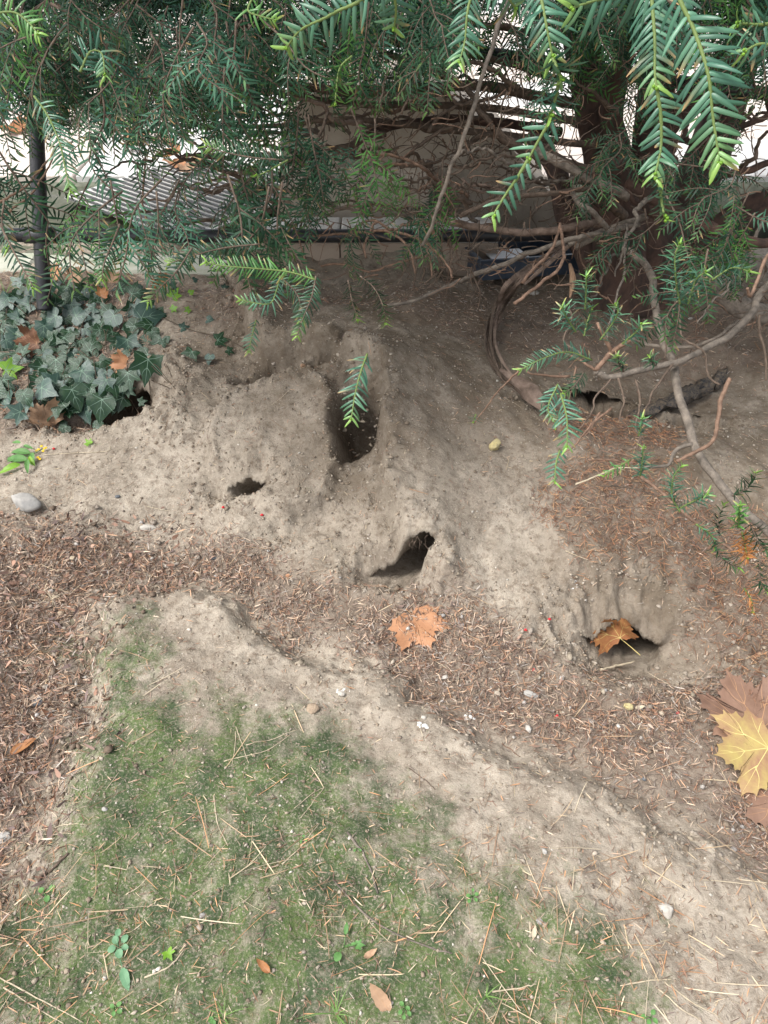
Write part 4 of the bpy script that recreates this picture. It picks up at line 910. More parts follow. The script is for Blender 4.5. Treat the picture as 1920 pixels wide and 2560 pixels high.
for k, (px, py) in enumerate([(100, 1132), (107, 1124), (114, 1130), (118, 1128), (98, 1152), (103, 1156), (111, 1136), (94, 1135)]):
    c = G(px, py) + np.array([0, 0, .014]); mb = MB()
    for j in range(5):
        a = j * 1.257; mb.add(*ball(c + np.array([.0028 * math.cos(a), .0022 * math.sin(a), .001 * math.sin(a)]), .0022, 1, .6))
    mb.build('flower', M['flower'], fs)
mk('stem', *tube(spline([G(110, 1140) + [0, 0, .006], G(190, 1135) + [0, 0, .004], G(268, 1130) + [0, 0, .003], G(276, 1118) + [0, 0, .003]], 12), .0011, 5), M['straw'], fs)

# ---------------------------------------------------------------- ivy
iv = empty('ivy', G(200, 900), 'mat of dark green veined ivy around the post foot hanging over the left hole', 'ivy')
ivp = np.array(iv.location)
protos = []
for k in range(7):
    shp = [IVY, IVYH, IVY, IVYH, IVY, IVYH, IVY][k]
    V, Fc, hz = leaf_mesh(shp, 1.0, (-.18 + .06 * k, -.22, .08 * (k - 3) / 3, .14), 400 + k, rings=5, sub=2, rag=.008, fold=.05)
    v2, f2 = vein_mesh(IV, hz, 1.0, w0=.014, lift=.012)
    l = [meshdata('leaf', V, Fc, M[mn]) for mn in ('ivy', 'ivy2', 'ivy_young')]; vv = meshdata('veins', v2, f2, M['ivy_vein']); protos.append((l, vv))
def ivy_leaf(pos, nrm, tip, s, kind=0, k=None, stem=True):
    k = random.randrange(7) if k is None else k
    Rm = orient(nrm, tip); o = bpy.data.objects.new('leaf', protos[k][0][kind]); link(o, iv)
    o.matrix_local = Matrix.Translation(Vector(pos - ivp)) @ Matrix(Rm.tolist()).to_4x4() @ Matrix.Scale(s, 4)
    v = bpy.data.objects.new('veins', protos[k][1]); link(v, o)
    if kind == 1: o['label'] = 'paler grey green ivy leaf'
    if kind == 2: o['label'] = 'bright yellow green young ivy leaf'
stems_mb = []
HERO_IVY = [ # px,py,tipdx,tipdy,size,kind,lift
 (285,790,-25,45,.074,1,.07),(355,795,45,-12,.078,1,.07),(318,850,10,40,.068,1,.08),(370,900,-5,60,.088,0,.07),(205,928,40,40,.072,1,.08),(105,970,60,30,.078,1,.07),
 (255,1000,-10,65,.095,0,.08),(225,875,10,-40,.055,0,.07),(110,815,-5,40,.07,1,.08),(160,845,0,30,.07,0,.05),(50,1030,-45,18,.06,1,.09),(45,795,-30,20,.055,1,.08),(100,740,25,-20,.06,1,.08),(20,745,-10,20,.055,1,.08),
 (15,850,20,10,.05,1,.06),(30,900,20,30,.062,0,.07),(140,900,0,45,.075,0,.06),(180,975,20,50,.07,0,.05),(60,985,20,35,.06,0,.06),(150,1000,-10,50,.07,0,.05),(235,1075,40,25,.075,0,.03),(165,1065,-20,15,.045,0,.03),
 (320,975,20,15,.035,0,.05),(350,1005,20,-5,.032,0,.04),(265,950,-10,20,.05,1,.07),(285,960,30,10,.055,0,.06),(140,790,-30,15,.06,1,.07),(190,790,40,5,.06,1,.07),(130,770,20,25,.055,0,.07),(235,770,-30,15,.05,1,.07),
 (180,740,35,5,.055,0,.07),(140,760,-20,-10,.05,0,.07),(200,710,-15,30,.045,0,.06),(345,770,30,10,.06,1,.06),(330,735,20,-5,.06,0,.05),(370,755,-5,30,.05,0,.05),(380,830,20,20,.05,0,.04),(405,860,10,-15,.03,0,.03),
 (455,820,30,-8,.038,1,.03),(520,800,25,5,.03,1,.03),(525,890,-6,22,.034,1,.03),(480,880,-15,30,.04,0,.03),(545,850,35,-8,.05,0,.03),(570,875,15,5,.03,0,.02),(485,700,20,-10,.026,1,.03),(430,715,15,-12,.03,1,.03),
 (432,740,15,-25,.042,2,.04),(475,732,10,-8,.024,2,.04),(435,768,-8,15,.028,2,.03),(472,773,-12,8,.024,2,.03),(200,655,10,5,.04,0,.05),(300,720,25,5,.055,0,.06),(260,735,-25,10,.05,0,.06),(10,950,15,15,.06,0,.06),
 (15,925,25,-5,.05,2,.05),(560,720,15,-8,.024,1,.02),(690,710,10,5,.024,1,.02),(55,880,15,-20,.05,0,.06),(280,830,-20,20,.055,0,.05),(250,905,20,15,.045,0,.05)]
for (px, py, dx, dy, s, kind, lift) in HERO_IVY:
    g = G(px, py); toc = unit(CAM - g); pos = g + toc * lift + np.array([0, 0, .0])
    nrm = unit(np.array([random.uniform(-.5, .5), -.5 + random.uniform(-.45, .3), .75]) + toc * .25)
    right = np.array([1, 0, 0]); down = unit(np.cross(nrm, right)); down = -down if down[2] > 0 else down
    tip = right * dx + down * dy
    ivy_leaf(pos, nrm, unit(tip), s * random.uniform(.85, 1.25), kind)
IVYPOLY = [(-60, 715), (120, 700), (330, 700), (400, 760), (410, 850), (345, 915), (320, 985), (270, 1040), (150, 1030), (60, 1010), (-60, 1000)]
pcx = [p[0] for p in IVYPOLY]; cnt = 0
while cnt < 185:
    px = random.uniform(-60, 410); py = random.uniform(700, 1040)
    if sdpoly(np.array([px]), np.array([py]), IVYPOLY)[0] < 0: continue
    g = G(px, py); toc = unit(CAM - g); pos = g + toc * random.uniform(.012, .05)
    nrm = unit(np.array([random.uniform(-.5, .5), -.5 + random.uniform(-.3, .3), .75]) + toc * .2); right = np.array([1, 0, 0]); down = unit(np.cross(nrm, right)); down = -down if down[2] > 0 else down
    a = random.uniform(-1.5, 1.5); ivy_leaf(pos, nrm, unit(right * math.sin(a) + down * math.cos(a)), random.uniform(.045, .075), 0 if random.random() < .8 else 1); cnt += 1
for k in range(34):
    px = random.uniform(-40, 420); py = random.uniform(730, 960); q = []
    dx, dy = random.uniform(-60, 90), random.uniform(20, 90)
    for t in np.linspace(0, 1, 4):
        g = G(min(px + dx * t, 560), py + dy * t); q.append(g + np.array([random.uniform(-.01, .01), -.01, .008 + .035 * math.sin(t * 3.14)]))
    mk('stem', *tube(spline(q, 9), .0013, 5), M['ivy_stem'], iv)
for pts in [[(330, 915), (372, 950), (425, 975)], [(320, 990), (345, 1030), (370, 1080)], [(410, 800), (480, 830), (560, 850), (620, 880)], [(400, 850), (470, 900), (560, 905)]]:
    q = [G(*p) + np.array([0, -.004, .010]) for p in pts]; mk('stem', *tube(spline(q, 12), .0017, 5), M['ivy_stem'], iv)

# ---------------------------------------------------------------- yew: trunk, boughs, twigs, sprays
base = G(1560, 765); ty = empty('yew_tree', base, 'low spreading yew with reddish trunk, tangled bare branches and dark green hanging sprays', 'yew tree')
def rough_tube(pts, r0, r1, n, sides, seed, amp=.12):
    c = spline(pts, n); rr = np.linspace(r0, r1, n); r = np.random.default_rng(seed)
    V, Fc = tube(c, rr, sides, cap=True); a = np.tile(np.arange(sides), n) * 2 * math.pi / sides; t = np.repeat(np.arange(n), sides) / n
    k = 1 + amp * (np.sin(a * 3 + 4 * t + seed) * .6 + np.sin(a * 5 - 6 * t) * .35) + amp * .6 * fbm(a * 1.3, t * 6 + seed, .5, 3, seed)
    V = np.repeat(c, sides, 0) + (V - np.repeat(c, sides, 0)) * k[:, None]
    return V, Fc
TR = [([P(1560, 800, 2.98), P(1555, 690, 2.95), P(1540, 540, 2.92), P(1500, 330, 2.95), P(1440, 60, 2.95), P(1400, -300, 2.9)], .115, .05),
  ([P(1600, 800, 3.0), P(1610, 650, 2.97), P(1620, 450, 2.95), P(1640, 200, 3.0), P(1690, -200, 3.0)], .10, .06),
  ([P(1620, 790, 3.0), P(1680, 600, 3.05), P(1790, 350, 3.1), P(1860, 100, 3.15), P(1900, -250, 3.2)], .105, .06),
  ([P(1640, 800, 3.0), P(1720, 660, 3.0), P(1830, 560, 2.95), P(1980, 500, 2.9), P(2250, 430, 2.9)], .075, .05),
  ([P(1520, 790, 2.97), P(1470, 640, 2.98), P(1415, 540, 3.05), P(1390, 420, 3.15), P(1330, 340, 3.3)], .06, .03),
  ([P(1650, 330, 3.0), P(1780, 180, 2.9), P(1930, 60, 2.8)], .05, .03), ([P(1560, 520, 2.9), P(1530, 300, 2.8), P(1560, 100, 2.7), P(1530, -200, 2.6)], .045, .03),
  ([P(1780, 690, 2.65), P(1840, 760, 2.6), P(1930, 790, 2.6), P(2100, 800, 2.6)], .036, .034)]
for k, (p, a, b) in enumerate(TR): mk('trunk' if k == 0 else 'bough', *rough_tube(p, a, b, 26, 18, k + 1, .2 if k < 6 else .08), M['bark'] if k < 7 else M['grey_branch'], ty)
def branch(pts, r0, r1=None, m='grey_branch', name='branch', seed=0, n=None, wig=1):
    n = n or 8 * len(pts); c = spline([P(*p) for p in pts], n); L = np.linalg.norm(c[-1] - c[0])
    t = np.arange(n) / n; c += wig * .010 * np.stack([fbm(t * 3 + seed, t * 0 + s_, .35, 3, seed + s_) for s_ in range(3)], -1) * min(1, L * 2)
    rr = np.linspace(r0, r1 or r0 * .6, n) * (1 + .10 * fbm(t * 9, t * 0, .3, 3, seed))
    mk(name, *tube(c, rr, 8 if r0 > .005 else 6), M[m], ty); return c
BR = [ # (pixel, depth) paths
 ([(1960,690,2.05),(1895,745,2.05),(1870,800,2.0),(1790,862,1.95),(1700,903,1.9),(1600,925,1.88),(1520,938,1.86),(1488,925,1.85)],.0105,.007,'grey_branch'),
 ([(1560,620,2.4),(1620,668,2.3),(1632,740,2.2),(1650,820,2.1),(1685,900,1.95),(1705,1010,1.85),(1740,1120,1.8),(1800,1200,1.75),(1870,1290,1.7),(1960,1360,1.7)],.0115,.0095,'grey_branch'),
 ([(1568,560,2.2),(1562,680,2.1),(1530,790,2.0),(1514,860,1.95)],.0035,.0025,'grey_branch'),
 ([(1488,925,1.85),(1530,880,1.83),(1560,860,1.8),(1575,850,1.8)],.0065,.005,'rust_twig'),
 ([(1530,878,1.83),(1505,830,1.8),(1494,808,1.8)],.0052,.004,'rust_twig'),
 ([(1488,925,1.85),(1440,895,1.85),(1382,868,1.85)],.0038,.0025,'rust_twig'),
 ([(1470,905,1.85),(1440,875,1.86),(1410,850,1.88),(1430,800,1.9),(1420,770,1.9)],.0035,.002,'twig'),
 ([(1425,942,1.85),(1380,940,1.83),(1330,935,1.8),(1315,925,1.8)],.0032,.0018,'rust_twig'),
 ([(1296,930,1.8),(1240,985,1.85),(1185,1060,1.9)],.0026,.0018,'rust_twig'),
 ([(1440,915,1.7),(1432,970,1.6),(1420,1010,1.5)],.0026,.002,'rust_twig'),
 ([(1690,895,1.9),(1640,970,1.85),(1610,1040,1.8),(1592,1130,1.8)],.0036,.002,'twig'),
 ([(1545,945,1.86),(1560,1000,1.86),(1550,1040,1.86),(1560,1060,1.86)],.0032,.0018,'twig'),
 ([(1590,950,1.86),(1600,1010,1.84),(1590,1060,1.8),(1605,1110,1.8)],.0032,.002,'twig'),
 ([(1530,945,1.86),(1490,990,1.84),(1480,1030,1.84),(1445,1080,1.86)],.003,.0016,'twig'),
 ([(1530,1020,1.9),(1480,1060,1.9),(1440,1110,1.9),(1395,1140,1.9)],.0038,.002,'rust_twig'),
 ([(1500,1030,1.9),(1470,1080,1.9),(1452,1092,1.9)],.003,.002,'rust_twig'),
 ([(1825,945,1.75),(1805,990,1.75),(1795,1060,1.75),(1782,1100,1.75),(1740,1130,1.75),(1690,1155,1.75)],.0055,.004,'rust_twig'),
 ([(1730,1110,1.8),(1690,1125,1.8),(1672,1160,1.8),(1640,1165,1.8),(1610,1170,1.8)],.0052,.003,'grey_branch'),
 ([(1610,1160,1.8),(1570,1140,1.8),(1520,1128,1.8)],.003,.002,'rust_twig'),
 ([(1570,1165,1.8),(1535,1150,1.8),(1470,1150,1.8)],.003,.002,'rust_twig'),
 ([(1600,1190,1.8),(1650,1230,1.75),(1720,1290,1.7),(1770,1330,1.7),(1830,1380,1.7)],.0042,.003,'rust_twig'),
 ([(1440,1210,1.8),(1490,1190,1.8),(1540,1170,1.8),(1600,1168,1.8)],.0022,.0014,'straw'),
 ([(1500,1215,1.85),(1580,1220,1.85),(1650,1245,1.82)],.0022,.0016,'twig'),
 ([(1704,715,2.0),(1698,800,1.98),(1710,850,1.95),(1760,880,1.92),(1770,930,1.9),(1800,962,1.88)],.0036,.0028,'twig'),
 ([(1700,700,2.0),(1680,790,1.98),(1665,850,1.95),(1662,895,1.92)],.003,.002,'twig'),
 ([(1898,790,2.0),(1900,840,2.0),(1912,880,2.0),(1916,950,2.0)],.0045,.003,'twig'),
 ([(1560,840,2.1),(1640,865,2.1),(1760,860,2.05),(1850,800,2.05)],.006,.004,'grey_branch'),
 ([(1960,655,1.6),(1920,640,1.6),(1880,735,1.6),(1868,722,1.58)],.0048,.003,'rust_twig'),
 ([(1280,-40,1.6),(1249,58,1.6),(1215,145,1.6),(1191,260,1.62),(1151,370,1.65),(1110,480,1.7),(1085,560,1.75),(1058,620,1.8)],.0052,.004,'grey_branch'),
 ([(1140,-30,1.8),(1122,12,1.8),(1058,127,1.8),(1040,200,1.82),(1006,284,1.85)],.0042,.003,'twig'),
 ([(960,133,2.5),(1050,155,2.45),(1105,185,2.4),(1168,226,2.35),(1203,278,2.3),(1232,324,2.3)],.0105,.008,'twig'),
 ([(1232,324,2.3),(1300,370,2.35),(1400,400,2.45),(1500,470,2.6),(1560,540,2.75)],.013,.018,'twig'),
 ([(1500,430,2.6),(1400,395,2.5),(1320,355,2.45),(1240,340,2.4),(1180,350,2.4),(1150,390,2.4)],.010,.006,'twig'),
 ([(960,330,2.6),(880,360,2.55),(810,382,2.5),(750,398,2.5),(694,405,2.5),(600,430,2.5)],.014,.009,'twig'),
 ([(1400,330,2.9),(1200,300,2.8),(1000,310,2.7),(900,350,2.6)],.018,.013,'bark'),
 ([(1450,260,2.8),(1200,215,2.7),(1000,225,2.6),(839,231,2.5),(700,205,2.45),(579,191,2.4),(405,200,2.35),(202,214,2.3),(60,190,2.3)],.019,.006,'twig'),
 ([(1450,300,2.8),(1150,265,2.7),(900,260,2.6),(740,235,2.5),(600,225,2.5),(480,215,2.4)],.014,.006,'twig'),
 ([(1480,360,2.8),(1200,330,2.7),(1000,310,2.6),(850,300,2.5),(700,310,2.5),(560,320,2.4),(420,310,2.35)],.013,.004,'twig'),
 ([(1400,200,2.8),(1250,150,2.7),(1050,100,2.6),(850,110,2.5),(650,160,2.45),(500,170,2.4)],.012,.005,'twig'),
 ([(1450,100,2.7),(1200,60,2.6),(950,60,2.5),(800,120,2.4),(640,150,2.35)],.011,.005,'twig'),
 ([(560,20,2.2),(640,90,2.25),(720,150,2.3),(790,175,2.35)],.008,.005,'bark'),
 ([(110,-20,1.9),(200,60,1.95),(240,95,2.0),(310,115,2.05)],.0042,.0025,'rust_twig'),
 ([(330,160,2.3),(300,200,2.3),(200,250,2.3),(60,240,2.3)],.008,.005,'bark'),
 ([(570,190,2.2),(500,250,2.2),(450,300,2.2),(400,330,2.2)],.005,.003,'grey_branch'),
 ([(570,185,2.2),(540,230,2.2),(500,280,2.2)],.004,.003,'grey_branch'),
 ([(1000,420,2.5),(1100,400,2.5),(1200,345,2.55)],.006,.004,'twig'),
 ([(1420,610,2.5),(1500,580,2.5),(1600,560,2.5)],.009,.008,'grey_branch'),
 ([(1093,544,2.5),(1186,567,2.5),(1330,578,2.5),(1411,572,2.5),(1500,555,2.6)],.0115,.013,'dead_bark'),
 ([(1162,694,2.45),(1280,650,2.4),(1360,622,2.4),(1423,602,2.4),(1480,590,2.4),(1560,565,2.5)],.008,.009,'grey_branch'),
 ([(970,765,2.55),(1050,745,2.5),(1120,715,2.5),(1162,694,2.45)],.006,.006,'grey_branch'),
 ([(1284,758,1.9),(1340,720,1.9),(1395,672,1.92),(1408,630,1.95),(1400,570,2.0)],.0045,.004,'rust_twig'),
 ([(1305,708,2.0),(1340,665,2.0),(1385,615,2.0),(1400,560,2.05)],.0045,.004,'rust_twig'),
 ([(1150,540,2.3),(1240,500,2.3),(1320,490,2.35),(1420,480,2.4),(1500,462,2.5)],.007,.009,'twig'),
 ([(1430,480,2.4),(1450,510,2.35),(1480,530,2.35),(1520,570,2.4)],.007,.009,'grey_branch'),
 ([(1330,370,2.3),(1420,420,2.3),(1504,457,2.35),(1570,490,2.4)],.0135,.016,'grey_branch'),
 ([(1570,460,2.45),(1614,480,2.4),(1712,538,2.3),(1828,590,2.2),(1960,613,2.2)],.020,.014,'bark'),
 ([(1440,620,2.6),(1530,570,2.55),(1620,540,2.5)],.010,.012,'grey_branch'),
 ([(1650,500,2.6),(1760,450,2.5),(1850,430,2.4),(1960,400,2.4)],.014,.010,'bark'),
 ([(1600,300,2.6),(1700,350,2.5),(1800,340,2.4),(1950,280,2.3)],.012,.008,'bark'),
 ([(780,590,2.0),(850,585,2.0),(915,580,2.0),(985,575,2.02)],.003,.0036,'rust_twig'),
 ([(985,575,2.02),(1020,560,2.05),(1070,555,2.1),(1085,590,2.15)],.004,.005,'rust_twig'),
 ([(860,598,2.0),(900,560,2.0),(940,552,2.0),(970,572,2.0)],.003,.003,'rust_twig'),
 ([(915,645,2.0),(912,610,2.0),(935,560,2.0),(945,555,2.0)],.0028,.003,'rust_twig'),
 ([(1037,684,1.98),(1030,640,1.98),(1005,600,2.0),(960,575,2.0)],.0026,.004,'rust_twig'),
 ([(1132,695,1.98),(1110,650,2.0),(1070,615,2.0),(1030,590,2.0),(990,580,2.0)],.0026,.004,'rust_twig'),
 ([(1080,690,2.0),(1076,650,2.0),(1065,615,2.0)],.0024,.003,'rust_twig'),
 ([(925,680,2.1),(970,665,2.1),(1020,650,2.1),(1060,640,2.15)],.003,.004,'rust_twig'),
 ([(800,665,2.1),(860,660,2.1),(925,680,2.1)],.003,.003,'rust_twig'),
 ([(805,700,2.1),(850,690,2.1),(880,662,2.1)],.002,.0024,'twig'),
 ([(700,450,1.9),(750,410,1.9),(790,360,1.92),(800,340,1.95),(820,280,2.0)],.0032,.004,'twig'),
 ([(905,455,1.9),(930,370,1.9),(945,280,1.92),(960,200,1.95),(965,100,2.0)],.003,.003,'twig'),
 ([(915,385,2.2),(960,385,2.2),(1010,400,2.2),(1060,425,2.2),(1110,460,2.3),(1170,490,2.35)],.004,.006,'rust_twig'),
 ([(928,435,2.2),(950,415,2.2),(1000,410,2.2),(1020,415,2.2)],.0035,.004,'rust_twig'),
 ([(1020,385,2.3),(1080,340,2.3),(1150,310,2.3),(1200,290,2.35)],.005,.006,'twig'),
 ([(1020,290,2.3),(1045,270,2.3),(1080,230,2.3),(1120,235,2.3),(1150,260,2.3),(1200,250,2.3),(1290,230,2.35)],.006,.005,'twig'),
 ([(1070,330,2.3),(1100,290,2.3),(1140,265,2.3)],.006,.005,'twig'),
 ([(360,340,1.9),(362,420,1.9),(355,500,1.9),(372,560,1.9),(400,600,1.9),(412,635,1.9)],.003,.0018,'rust_twig'),
 ([(690,480,1.9),(700,540,1.9),(740,580,1.92),(765,660,1.95)],.0028,.0018,'rust_twig'),
 ([(-20,520,1.8),(60,470,1.8),(110,410,1.8),(150,360,1.8)],.003,.002,'rust_twig'),
 ([(-20,560,1.8),(50,510,1.8),(105,450,1.8),(140,380,1.8)],.003,.002,'rust_twig'),
]
bc = []
for k, b in enumerate(BR):
    if len(b) < 4: continue
    bc.append(branch(b[0], b[1], b[2], b[3], seed=k))
# many more thin branches in the dim tangle under the crown (individual parts)
for k in range(70):
    t = k / 70; px = random.uniform(520, 1500); py = random.uniform(60, 560); d = random.uniform(2.25, 2.95)
    L = random.uniform(140, 380); a = random.uniform(-.45, .5); pts = []
    for j in range(6):
        s_ = j / 5; pts.append((px - L * s_ * math.cos(a) + random.uniform(-12, 12), py + L * s_ * math.sin(a) * .6 + random.uniform(-10, 14) - 30 * math.sin(s_ * 3), d - .25 * s_))
    branch(pts, random.uniform(.004, .010), .002, random.choice(['twig', 'twig', 'dead_bark', 'grey_branch']), seed=100 + k, wig=2.5)
for k in range(34):
    px = random.uniform(1480, 1960); py = random.uniform(-20, 640); d = random.uniform(2.2, 2.9); L = random.uniform(100, 300); a = random.uniform(-2.4, 1.2); pts = []
    for j in range(5):
        s_ = j / 4; pts.append((px - L * s_ * math.cos(a), py + L * s_ * math.sin(a) + random.uniform(-14, 14), d - .2 * s_))
    branch(pts, random.uniform(.004, .012), .002, random.choice(['twig', 'bark', 'bark', 'grey_branch']), seed=200 + k, wig=2.5)
mb = MB()
for k in range(1150):
    if random.random() < .72: px, py, d = random.gauss(1130, 210), random.uniform(60, 700), random.uniform(2.0, 2.9)
    else: px, py, d = random.uniform(1380, 1920), random.uniform(200, 860), random.uniform(2.0, 2.8)
    if py > 600 and px < 900: continue
    L = random.uniform(30, 120); a = random.uniform(0, 6.28); c = [P(px, py, d)]
    for j in range(4): a += random.uniform(-.6, .6); c.append(c[-1] + np.array([math.cos(a) * .8, random.uniform(-.4, .4), math.sin(a) * .8 - .25]) * L / 4 * d / FPX)
    mb.add(*tube(spline(c, 7), np.linspace(random.uniform(.0014, .0032), .0007, 7), 4, cap=False), random.choice([0, 0, 1]))
o = mb.build('dead_twigs', [M['twig'], M['rust_twig']], ty); o['kind'] = 'stuff'; 

# peeling bark strips hanging down to the slope
bs = empty('bark_strip', G(1240, 860), 'long bundle of fibrous brown bark strips hanging from the trunk foot to the slope', 'bark strip')
def ribbon(path, wds, m, name, seed, tw=.4):
    n = 26; c = spline(path, n); d = unit(np.gradient(c, axis=0)); wv = np.interp(np.linspace(0, 1, n), np.linspace(0, 1, len(wds)), wds)
    V = []; Fc = []; K = 6
    for i in range(n):
        s = unit(np.cross(d[i], CAM - c[i])); up = np.cross(s, d[i]); a = tw * math.sin(i * .25 + seed)
        s2 = s * math.cos(a) + up * math.sin(a); u2 = -s * math.sin(a) + up * math.cos(a)
        for k in range(K):
            f = k / (K - 1) - .5; V.append(c[i] + s2 * wv[i] * f + u2 * wv[i] * (.35 * (1 - 4 * f * f) + .08 * math.sin(k * 2.4 + seed + i * .12)))
        if i:
            for k in range(K - 1): Fc.append(((i - 1) * K + k, (i - 1) * K + k + 1, i * K + k + 1, i * K + k))
    nv = len(V); V = np.array(V); V2 = V - unit(CAM - V) * .0015; Fc2 = [tuple(q + nv for q in f[::-1]) for f in Fc]
    mk(name, np.vstack([V, V2]), Fc + Fc2, M[m], bs)
mainp = [P(1400, 625, 2.85), P(1350, 660, 2.75), P(1284, 715, 2.62)] + [G(1240, 790) + [0, -.02, .03], G(1224, 870) + [0, 0, .02], G(1248, 940) + [0, 0, .015], G(1307, 985) + [0, 0, .015], G(1359, 1045) + [0, 0, .01]]
mainp = [np.array(p) for p in mainp]
for k in range(14):
    off = np.array([random.uniform(-.022, .022), random.uniform(-.015, .015), random.uniform(0, .02)])
    ribbon([p + off * (1 if i < 5 else .4) + np.random.default_rng(k * 9 + i).normal(0, .007, 3) * [1, 1, .3] for i, p in enumerate(mainp[(0 if k % 3 else 2):(8 if k < 4 else 6)])], [.004, random.uniform(.006, .02), random.uniform(.006, .022), .006, .002], random.choice(['dead_bark', 'dead_bark', 'twig']), 'strip', k, 1.4)
ribbon([mainp[5] + [.0, 0, .01], mainp[6] + [0, 0, .012], (mainp[6] + mainp[7]) / 2 + [.0, 0, .02], mainp[7] + [0, 0, .012]], [.012, .045, .062, .045, .004], 'dead_bark', 'flat_end', 30, .1)
ribbon([P(1440, 600, 2.6), P(1380, 650, 2.55), P(1310, 712, 2.5)], [.012, .018, .010], 'dead_bark', 'strip', 33, .5)
ribbon([P(1425, 660, 2.6), P(1432, 700, 2.55), P(1425, 745, 2.5)], [.010, .022, .006], 'leaf_tan', 'strip', 34, .2)

# dark crumbly rubber lump in the right hollow and root over it
def lump(pts, m, label, name, cat, th=.05):
    c = spline(pts, 18); V, Fc = tube(c, np.array([.2, .6, .9, 1, 1, 1, 1, 1, 1, 1, 1, 1, 1, 1, .95, .8, .5, .2]) * th, 14, flat=.7)
    V[:, 2] -= .012; V = V + .026 * np.stack([fbm(V[:, 0], V[:, 2] + V[:, 1], .02, 3, s) for s in (1, 2, 3)], -1); o = mk(name, V, Fc, M[m]); tag(o, label, cat); return o
lump([G(1560, 1040) + [0, .02, -.01], G(1650, 1030) + [0, .02, .02], G(1740, 1000) + [0, .02, .035], G(1815, 965) + [0, .03, .05]], 'rubber', 'dark crumbly black lump poking out of the right hollow behind the branch', 'rubber_scrap', 'rubber scrap', .032)

# needles --------------------------------------------------------
NPROF = ((0, .55), (.12, 1), (.55, .95), (.85, .7), (1, .12)); FPROF = ((0, .6), (.4, 1), (1, .2))
def spray_geo(c, nlen, mode, face, seed, dens=.0026, wd=.0026, hue=0, prof=NPROF, keel=.28, tip=1, fwd=.55, droop=.3):
    """needles along curve c; face = direction the flat of the spray looks to"""
    r = np.random.default_rng(seed); seg = np.linalg.norm(np.diff(c, axis=0), axis=1); L = seg.sum(); cum = np.concatenate([[0], np.cumsum(seg)])
    n = max(8, int(L / dens)); s = np.linspace(.02, 1, n) * L + r.normal(0, dens * .25, n); s = np.clip(s, 0, L)
    b = np.stack([np.interp(s, cum, c[:, k]) for k in range(3)], -1); dd = unit(np.gradient(c, axis=0)); t = unit(np.stack([np.interp(s, cum, dd[:, k]) for k in range(3)], -1))
    face = unit(face - t * (t @ face)[:, None]) if np.ndim(face) == 1 else face; side = np.cross(t, face); sgn = np.where(np.arange(n) % 2, 1, -1)[:, None]
    if mode == 'flat': a = r.normal(.15, .28, n)[:, None]; out = side * sgn * np.cos(a) + face * np.sin(a)
    else: a = (np.arange(n) * 2.4 + r.normal(0, .3, n))[:, None]; out = side * np.cos(a) + face * np.sin(a)
    f_ = fwd + .5 * (s / L)[:, None] ** 6 + r.normal(0, .12, (n, 1)); d = unit(out + t * f_ + r.normal(0, .07, (n, 3)))
    nrm = unit((face + out * .3 if mode == 'flat' else t * 1.0) + r.normal(0, .12, (n, 3))); nrm = unit(nrm - d * (nrm * d).sum(1)[:, None])
    if mode != 'flat': nrm = -nrm * -1
    x = s / L; keep_ = r.random(n) > .07; ln = np.where(keep_, 1, .3) * nlen * (.62 + .38 * np.sin(np.clip(x * 1.15, 0, 1) * math.pi) ** .5) * r.uniform(.82, 1.12, n)
    bend = r.uniform(.02, .30, n) + droop * (1 if mode == 'flat' else .3)
    cols = np.array([[(.009, .034, .017), (.014, .048, .022), (.024, .072, .032)], [(.030, .092, .058), (.044, .122, .075), (.068, .160, .098)], [(.035, .11, .028), (.05, .14, .035), (.07, .18, .04)], [(.38, .16, .05), (.45, .2, .07), (.30, .12, .04)]][hue])
    col = cols[r.integers(0, 3, n)] * r.uniform(.75, 1.2, n)[:, None]
    if hue < 3 and tip: k_ = (x ** 9)[:, None] * .8 * tip; col = col * (1 - k_) + np.array([.20, .33, .06]) * k_
    tc = col.copy(); br = r.random(n) < (.14 if tip > .5 else .05); tc[br] = (.36, .22, .10)
    return blades(b, d, nrm, ln, np.full(n, wd) * r.uniform(.85, 1.15, n), bend, col, prof, keel, tc)
def hero(pts, nlen, mode='flat', hue=1, name='spray', r0=.0018, seed=0, dens=.0026, wd=.0027, bud=True, fwd=.55, droop=.3, twm=None):
    ks = .86 if pts[0][2] < 1 else .88
    c = spline([P(p[0], p[1], p[2] * ks) for p in pts], 6 * len(pts)); mid = c[len(c) // 2]; face = unit(CAM - mid)
    tw = tube(c, np.linspace(r0, r0 * .5, len(c)), 6); o = mk('spray', *tw, M[twm or ('green_twig' if hue else 'twig')], ty)
    V, Fq, C = spray_geo(c, nlen * (1.12 if mode == 'whorl' else 1), mode, face, seed, dens * (.62 if mode == 'whorl' and ks > .8 else 1), wd * (1.12 if ks > .8 else 1), hue, fwd=fwd, droop=droop)
    mk('needles', V, Fq, M['needle'], o, cols=C)
    if bud:
        mb = MB()
        for k in range(3): mb.add(*ball(c[-1] + np.random.default_rng(seed + k).normal(0, .0012, 3), .0016, 1))
        mb.build('bud', M['ivy_young'], o)
